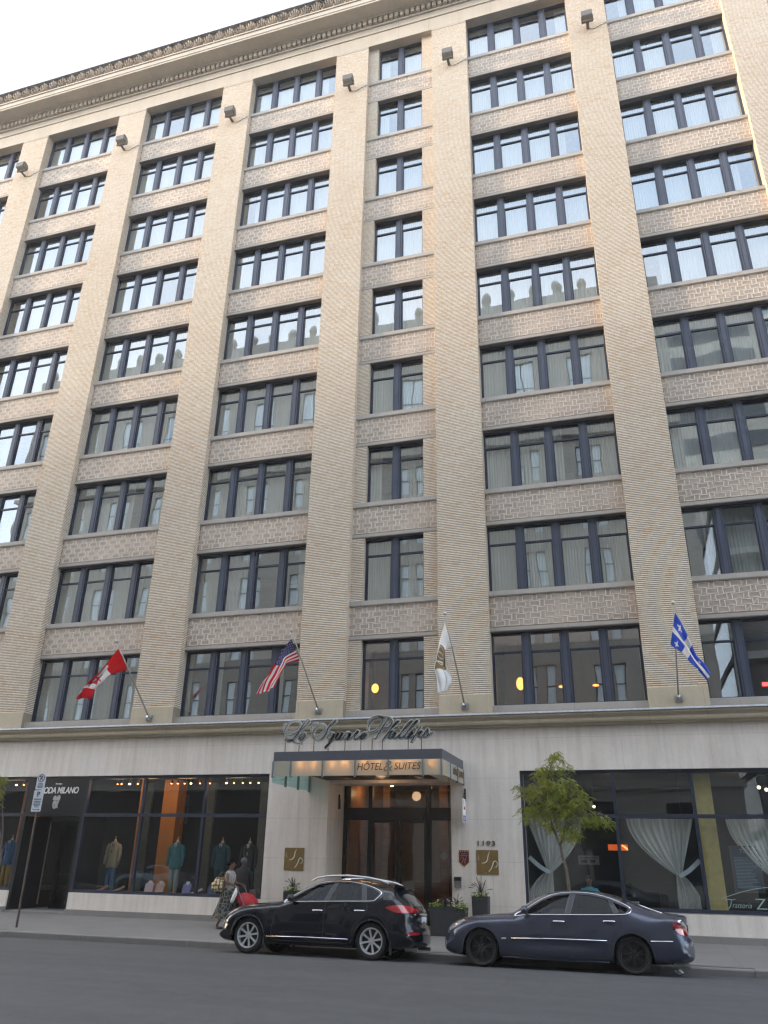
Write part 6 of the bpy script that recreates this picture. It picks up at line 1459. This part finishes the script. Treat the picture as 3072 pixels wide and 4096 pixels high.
# ------------------------------------------------------------------ people
def skin_body(name, nodes_, edges, m, parent, root=0, sub=2):
    me = bpy.data.meshes.new(name); me.from_pydata([n[:3] for n in nodes_], edges, []); me.materials.append(m)
    o = link(name, me, parent)
    bm = bmesh.new(); bm.from_mesh(me); lay = bm.verts.layers.skin.verify()
    for v,n in zip(bm.verts,nodes_):
        r = n[3]; v[lay].radius = (r,r) if not isinstance(r,tuple) else r; v[lay].use_root = (v.index == root)
    bm.to_mesh(me); bm.free()
    s_ = o.modifiers.new('skin','SKIN'); s_.use_smooth_shade = True; s_.use_x_symmetry = False; d = o.modifiers.new('sub','SUBSURF'); d.levels = sub-1; d.render_levels = sub-1
    return o
def hand(V, E, wrist, hv, up, side, sc=1.):
    # palm and five separate curled fingers; hv = pointing direction, up = back of hand, side = thumb side
    w = len(V)-1 if wrist is None else wrist; W0 = Vector(V[w][:3]); hv = hv.normalized(); side = side.normalized(); dn = -up.normalized()
    p = W0+hv*.05*sc; V.append((*p,.026*sc)); E.append((w,len(V)-1)); pi = len(V)-1
    for k,(off,ln) in enumerate(((.026,.070),(.009,.078),(-.009,.073),(-.026,.058))):
        q = p+hv*.035*sc+side*off*sc; V.append((*q,.0095*sc)); E.append((pi,len(V)-1)); last = len(V)-1; d = hv.copy()
        for j,f in enumerate((.45,.32,.23)):
            d = (d+dn*.75).normalized(); q = q+d*ln*f*sc; V.append((*q,(.0088,.0082,.0065)[j]*sc)); E.append((last,len(V)-1)); last = len(V)-1
    q = W0+hv*.02*sc+side*.030*sc; V.append((*q,.012*sc)); E.append((w,len(V)-1)); last = len(V)-1
    q = q+(side*.7+hv*.6+dn*.3).normalized()*.032*sc; V.append((*q,.010*sc)); E.append((last,len(V)-1)); last = len(V)-1
    q = q+(hv+dn*.8).normalized()*.028*sc; V.append((*q,.008*sc)); E.append((last,len(V)-1))
def face(parent, c, fwd, m_eye, m_lip, m_skin, s=1.):
    # eyes, nose, mouth and ears on a head centred at c facing fwd
    f = fwd.normalized(); sd_ = Vector((0,0,1)).cross(f).normalized(); c = Vector(c)
    b = MB()
    for k in (-1,1): b.ball(c+f*.088*s+sd_*k*.032*s+Vector((0,0,.012)), .011*s, 8)
    b.build('eyes', m_eye, parent, smooth=True); b = MB()
    b.ball(c+f*.102*s+Vector((0,0,-.020)), (.016*s,.016*s,.026*s), 8)
    for k in (-1,1): b.ball(c+sd_*k*.080*s+Vector((0,0,-.005)), (.014*s,.014*s,.030*s), 8)
    b.build('nose_and_ears', m_skin, parent, smooth=True); b = MB(); b.ball(c+f*.090*s+Vector((0,0,-.058)), (.014*s,.024*s,.009*s), 8); b.build('mouth', m_lip, parent, smooth=True)
def head_nodes(V, E, neck, top, fwd, s=1.):
    n = Vector(neck); f = fwd.normalized(); a = len(V)-1
    for off,r in (((0,0,.05),.052),((.012,0,.095),.078),((.016,0,.145),.092),((.004,0,.195),.090),((-.004,0,.235),.060)):
        q = n+f*off[0]+Vector((0,0,off[2]*s)); V.append((*q,r*s)); 
    return a
def woman():
    t = thing('person', 'woman in sleeveless grey patterned top and long patterned skirt pushing a red stroller', 'person', (-2.50,-2.0,walkz(-2.0)))
    sk = mat('brown_skin', (.13,.060,.035), .5, var=.08); hair = mat('black_hair', (.008,.007,.006), .85, spec=.1); X = Vector((1,0,0))
    V = [(0,0,.98,.13)]; E = []
    def add(p, r, fr): V.append((*p,r)); E.append((fr,len(V)-1)); return len(V)-1
    w = add((0.01,0,1.12),.105,0); ch = add((.03,0,1.30),.125,w); nk0 = add((.03,0,1.44),.07,ch); nk = add((.045,0,1.485),.056,nk0)
    hd = nk
    for p,r in (((.06,0,1.535),.066),((.075,0,1.585),.084),((.072,0,1.645),.092),((.058,0,1.695),.070)): hd = add(p,r,hd)
    for sg in (-1,1):
        sh = add((.03,sg*.15,1.405),.058,ch); el = add((.05 if sg < 0 else .10,sg*.22,1.15),.045,sh); fm = add((.17,sg*.20,1.13),.036,el); wr = add((.29 if sg < 0 else .33,sg*.18,1.09+.02*sg),.026,fm)
        hand(V,E,wr,Vector((1,0,-.15)),Vector((0,0,1)),Vector((0,-sg,0)))
        hp = add((0,sg*.09,.90),.105,0); kn = add((.10*sg,sg*.09,.50),.062,hp); cf = add((.06*sg-.03,sg*.09,.32),.055,kn); an = add((.13*sg-.07,sg*.09,.10),.036,cf); hl = add((.13*sg-.06,sg*.09,.045),.036,an); add((.13*sg+.08,sg*.09,.03),.030,hl)
    skin_body('body', V, E, sk, t)
    face(t, (.075,0,1.63), X, mat('dark_eye',(.02,.015,.012),.2), mat('dark_lip',(.12,.03,.03),.4), sk)
    b = MB(); b.ball((.035,0,1.675),(.108,.10,.10),14); b.ball((-.06,0,1.64),(.066,.066,.06),10); b.build('hair', hair, t, smooth=True)
    top = mat('grey_white_print', (.30,.30,.28), .8, var=.55, scale=38); b = MB()
    loft(b, [(.98,0,0,.155,.185),(1.06,.005,0,.135,.165),(1.14,.01,0,.130,.160),(1.26,.035,0,.150,.175),(1.34,.035,0,.145,.185),(1.42,.03,0,.10,.175),(1.46,.032,0,.075,.12)], 22, cap=False); b.build('sleeveless_top', top, t, smooth=True)
    sm, tt, bb = nodes('black_swirl_skirt'); vo = tt.nodes.new('ShaderNodeTexVoronoi'); vo.feature = 'DISTANCE_TO_EDGE'; vo.inputs['Scale'].default_value = 9; tt.links.new(geo(tt), vo.inputs['Vector']); tt.links.new(ramp(tt, vo.outputs['Distance'], [(.05,(.16,.16,.14)),(.12,(.018,.018,.018))]), bb.inputs['Base Color']); bb.inputs['Roughness'].default_value = .85
    b = MB(); n = 40; vs = []; rings = [(1.02,.00,.15,.18),(.90,.00,.19,.205),(.70,.0,.22,.22),(.50,-.02,.27,.235),(.33,-.04,.32,.25),(.27,-.05,.335,.255)]
    for i,(z,cx,rx,ry) in enumerate(rings):
        for j in range(n): q = 2*math.pi*j/n; k = 1+.07*i/5*math.sin(q*9+.8)*1.3; vs.append((cx+rx*k*math.cos(q),ry*k*math.sin(q),z+.015*math.sin(q*5)*(i > 4)))
    b.add(vs, [(i*n+j,i*n+(j+1)%n,(i+1)*n+(j+1)%n,(i+1)*n+j) for i in range(len(rings)-1) for j in range(n)]); b.build('skirt', sm, t, smooth=True)
    b = MB()
    for sg in (-1,1): b.ball((.13*sg+.02,sg*.09,.03),(.13,.045,.035),10)
    b.build('shoes', M['black'], t, smooth=True)
    # shoulder bag hanging behind her hip
    g = thing('hand_bag', 'tan shoulder bag with round cream flower print hanging behind the woman', 'bag', (-2.72,-2.18,1.0)); gm, tt, bb = nodes('flower_print_canvas'); vo = tt.nodes.new('ShaderNodeTexVoronoi'); vo.inputs['Scale'].default_value = 11; vo.inputs['Randomness'].default_value = .45; tt.links.new(geo(tt), vo.inputs['Vector'])
    tt.links.new(ramp(tt, vo.outputs['Distance'], [(.0,(.10,.05,.02)),(.12,(.10,.05,.02)),(.16,(.62,.56,.36)),(.42,(.58,.50,.30)),(.46,(.13,.07,.03))]), bb.inputs['Base Color']); bb.inputs['Roughness'].default_value = .8
    b = MB(); loft(b, [(0,0,0,.15,.06),(.05,-.01,0,.20,.085),(.18,0,0,.195,.09),(.30,.02,0,.14,.06),(.36,.03,0,.11,.03)], 20); b.build('body', gm, g, smooth=True); b = MB(); b.tube(smoothpts([(-.07,0,.34),(.02,-.01,.44),(.13,.02,.50),(.16,.03,.44),(.12,.0,.34)],4), .012, 6); b.build('strap', mat('tan_strap',(.12,.07,.03),.7), g, smooth=True)
def man():
    t = thing('person', 'grey haired man in black coat seen from behind, facing the shop window beside the woman', 'person', (-2.60,-.95,walkz(-.95)+.0))
    sk = mat('dark_skin', (.09,.045,.03), .5); coat = mat('black_wool_coat', (.010,.010,.011), .85, var=.3); V = [(0,0,1.0,.14)]; E = []
    def add(p, r, fr): V.append((*p,r)); E.append((fr,len(V)-1)); return len(V)-1
    w = add((0,.0,1.15),.13,0); ch = add((0,.01,1.36),.145,w); nk0 = add((0,.0,1.48),.075,ch); hd = add((.01,.01,1.54),.055,nk0)
    for p,r in (((.015,.02,1.60),.070),((.015,.025,1.66),.088),((.012,.02,1.72),.088),((.01,.01,1.765),.062)): hd = add(p,r,hd)
    for sg in (-1,1):
        sh = add((sg*.17,.01,1.44),.062,ch); el = add((sg*.23,.03,1.17),.05,sh); wr = add((sg*.22,.10,.93),.028,el); hand(V,E,wr,Vector((0,.25,-1)),Vector((sg,0,0)),Vector((0,1,0)))
        hp = add((sg*.10,0,.92),.11,0); kn = add((sg*.11,.01,.50),.07,hp); an = add((sg*.11,-.01,.10),.045,kn); add((sg*.12,.12,.04),.04,an)
    skin_body('body', V, E, sk, t)
    face(t, (.014,.03,1.655), Vector((.15,1,0)), mat('dark_eye_b',(.02,.015,.012),.2), mat('dark_lip_b',(.10,.04,.03),.4), sk)
    b = MB(); b.ball((.012,-.005,1.70),(.093,.092,.092),14); b.build('hair', mat('short_grey_hair',(.10,.10,.10),.8,var=.3,scale=40), t, smooth=True)
    b = MB(); loft(b, [(.58,0,-.01,.25,.17),(.80,0,-.005,.235,.165),(1.0,0,0,.215,.16),(1.2,0,0,.205,.16),(1.36,0,0,.225,.165),(1.46,0,0,.20,.13),(1.51,0,.01,.11,.09),(1.555,0,.01,.07,.065)], 22)
    for sg in (-1,1): b.tube([(sg*.165,.0,1.45),(sg*.22,.01,1.36),(sg*.25,.03,1.17),(sg*.24,.09,.96)], [.065,.078,.066,.052], 12)
    b.build('coat', coat, t, smooth=True); b = MB()
    for sg in (-1,1): loft(b, [(.03,sg*.11,.0,.06,.08),(.3,sg*.11,0,.075,.085),(.62,sg*.10,0,.10,.11)], 14)
    b.build('trousers', coat, t, smooth=True); b = MB()
    for sg in (-1,1): b.ball((sg*.115,.05,.035),(.055,.14,.04),10)
    b.build('shoes', M['black'], t, smooth=True)
def stroller():
    t = thing('stroller', 'red baby stroller with dark frame and white bag on its handle', 'stroller', (-1.85,-2.0,walkz(-2.0))); red = mat('red_stroller_cloth',(.36,.012,.022),.7,var=.2,scale=12); fr = mat('grey_stroller_frame',(.20,.20,.21),.35,metal=.6)
    for y in (-.24,.24):
        b = MB(); b.tube([(-.34,y*.9,1.10),(-.25,y,1.02),(.10,y,.45),(.42,y*.7,.12)], .013, 8); b.tube([(-.26,y,.12),(.12,y,.60),(.30,y*.8,.50)], .012, 8); b.build('frame_side', fr, t, smooth=True)
    b = MB(); b.tube([(-.34,-.22,1.10),(-.37,-.10,1.11),(-.37,.10,1.11),(-.34,.22,1.10)], .017, 8); b.build('push_handle', M['black'], t, smooth=True)
    b = MB(); n = 14; vs = []
    for i in range(9):
        a = R(-35+i*16); 
        for j in range(n+1): q = math.pi*j/n; e_ = max(0.,math.sin(q))**.5; vs.append((-.10+.40*math.sin(a)*e_, -.25*math.cos(q), .56+.36*math.cos(a)*e_))
    b.add(vs, [(i*(n+1)+j,i*(n+1)+j+1,(i+1)*(n+1)+j+1,(i+1)*(n+1)+j) for i in range(8) for j in range(n)]); o = b.build('canopy_hood', red, t, smooth=True); o.modifiers.new('th','SOLIDIFY').thickness = .008
    b = MB(); b.prism([(-.22,.86),(-.10,.36),(.30,.34),(.34,.42),(-.02,.46),(-.16,.90)], lambda u,v,d:(u,d,v), -.22, .22); b.build('seat', red, t)
    b = MB(); b.box(.26,.40,-.2,.2,.14,.18); b.build('footrest', M['black'], t); b = MB(); b.prism([(-.24,.26),(.15,.24),(.13,.12),(-.20,.13)], lambda u,v,d:(u,d,v), -.2, .2); b.build('basket', M['black'], t)
    for x in (-.27,.40):
        for y in (-.26,.26): b = MB(); b.lathe([(.05,-.02),(.085,-.02),(.09,0),(.085,.02),(.05,.02),(.05,-.02)], (x,y,.09), axis='y', n=20); b.lathe([(0,-.01),(.05,-.01),(.05,.01),(0,.01)], (x,y,.09), axis='y', n=12); b.build('wheel', M['tyre'], t)
    g = thing('plastic_bag', 'white plastic bag hanging from the stroller handle', 'bag', (-2.17,-2.26,.74)); b = MB(); b.tube(smoothpts([(0.03,.02,.36),(.04,0,.25),(-.01,-.01,.12),(-.07,0,0)],5), [.012,.02,.028,.035,.045,.05,.05,.055,.055,.055,.055,.055,.055,.05,.045,.03][:16], 10); b.build('bag', mat('white_plastic',(.72,.74,.72),.35), g, smooth=True)
    c = thing('person', 'small child with brown hair sitting low in the red stroller', 'person', (-1.80,-2.0,walkz(-2.0)+.38)); sk = mat('child_skin',(.22,.12,.08),.5); V = [(0,0,.10,.085)]; E = []
    def add(p, r, fr_): V.append((*p,r)); E.append((fr_,len(V)-1)); return len(V)-1
    ch = add((-.05,0,.26),.082,0); nk = add((-.05,0,.34),.038,ch); h = add((-.04,0,.39),.065,nk); h = add((-.04,0,.45),.075,h); h = add((-.045,0,.49),.055,h)
    for sg in (-1,1):
        s_ = add((-.04,sg*.08,.31),.035,ch); e = add((.04,sg*.11,.22),.028,s_); w = add((.12,sg*.07,.20),.018,e); hand(V,E,w,Vector((1,0,-.2)),Vector((0,0,1)),Vector((0,-sg,0)),.55)
        k = add((.17,sg*.06,.14),.045,0); add((.22,sg*.06,-.06),.032,k)
    skin_body('body', V, E, sk, c); face(c, (-.04,0,.435), Vector((1,0,0)), mat('child_eye',(.02,.015,.01),.2), mat('child_lip',(.25,.08,.07),.4), sk, .8)
    b = MB(); b.ball((-.06,0,.47),(.078,.078,.068),12); b.build('hair', mat('brown_child_hair',(.06,.035,.02),.6), c, smooth=True)
    b = MB(); loft(b, [(.04,0,0,.10,.10),(.15,-.02,0,.10,.105),(.28,-.05,0,.09,.10),(.335,-.05,0,.05,.055)], 16); b.build('shirt', mat('tan_child_top',(.26,.17,.09),.8), c, smooth=True)
def diner():
    t = thing('person', 'seated diner in bright cyan shirt seen through the restaurant glass over the saloon roof', 'person', (7.18,1.35,.2)); sk = mat('diner_skin',(.28,.15,.10),.5); V = [(0,0,.55,.13)]; E = []
    def add(p, r, fr_): V.append((*p,r)); E.append((fr_,len(V)-1)); return len(V)-1
    w = add((0,0,.72),.12,0); ch = add((0,-.02,.93),.13,w); nk = add((0,-.02,1.08),.05,ch); h = add((0,-.03,1.15),.06,nk); h = add((0,-.04,1.21),.082,h); h = add((0,-.03,1.28),.088,h); h = add((0,-.02,1.33),.06,h)
    for sg in (-1,1):
        s_ = add((sg*.18,-.02,1.02),.055,ch); e = add((sg*.24,-.08,.78),.045,s_); wr = add((sg*.12,-.28,.76),.026,e); hand(V,E,wr,Vector((-sg*.4,-1,0)),Vector((0,0,1)),Vector((-sg,0,0)))
        k = add((sg*.12,-.42,.50),.075,0); add((sg*.12,-.42,.06),.045,k)
    skin_body('body', V, E, sk, t); face(t, (0,-.04,1.25), Vector((0,-1,0)), mat('diner_eye',(.02,.015,.01),.2), mat('diner_lip',(.25,.08,.07),.4), sk)
    b = MB(); b.ball((0,.0,1.30),(.095,.10,.09),12); b.build('hair', mat('dark_brown_hair',(.03,.018,.012),.6), t, smooth=True)
    b = MB(); loft(b, [(.5,0,0,.18,.14),(.72,0,0,.165,.13),(.93,0,-.02,.20,.135),(1.03,0,-.02,.19,.11),(1.09,0,-.02,.08,.07)], 20)
    for sg in (-1,1): b.tube([(sg*.16,-.02,1.03),(sg*.21,-.04,.94),(sg*.24,-.08,.80)], [.06,.068,.055], 10)
    b.build('shirt', mat('cyan_shirt',(.10,.48,.60),.8), t, smooth=True)
    c = thing('dining_chair', 'dark chair under the cyan shirted diner', 'chair', (7.18,1.45,.2)); b = MB(); b.box(-.2,.2,-.25,.2,.38,.42); b.build('seat', M['black'], c); b = MB(); b.box(-.2,.2,.2,.23,.42,.9); b.build('backrest', M['black'], c)
    for sx in (-.18,.18):
        for sy in (-.22,.2): b = MB(); b.box(sx-.015,sx+.015,sy-.015,sy+.015,0,.38); b.build('leg', M['black'], c)
woman(); man(); stroller(); diner()
# dark oval cover for a flat dark mark, built as a thin disc, near the bottom right
t = thing('road_stain', 'small dark oval cover in the asphalt near the bottom right corner', 'stain', (7.3,-12.75,roadz(-12.75)+.004)); b = MB(); b.lathe([(0,.006),(.13,.006),(.15,.004),(.16,0)], (0,0,0), n=28); b.build('stain_disc', mat('dark_asphalt_stain', (.025,.024,.024), .6, metal=.4), t)
# ------------------------------------------------------------------ lens glare imitated by an added haze
def glare_haze():
    b = MB(); b.box(-325,325,-140,60,-1.4,86); m = bpy.data.materials.new('glare_haze'); m.use_nodes = True; t = m.node_tree; t.nodes.clear()
    o = t.nodes.new('ShaderNodeOutputMaterial'); v = t.nodes.new('ShaderNodeVolumePrincipled'); v.inputs['Density'].default_value = .0007; v.inputs['Color'].default_value = (.95,.97,1.,1); v.inputs['Anisotropy'].default_value = .3
    t.links.new(v.outputs[0], o.inputs['Volume']); tag(b.build('glare_haze', m), kind='stuff')
glare_haze()
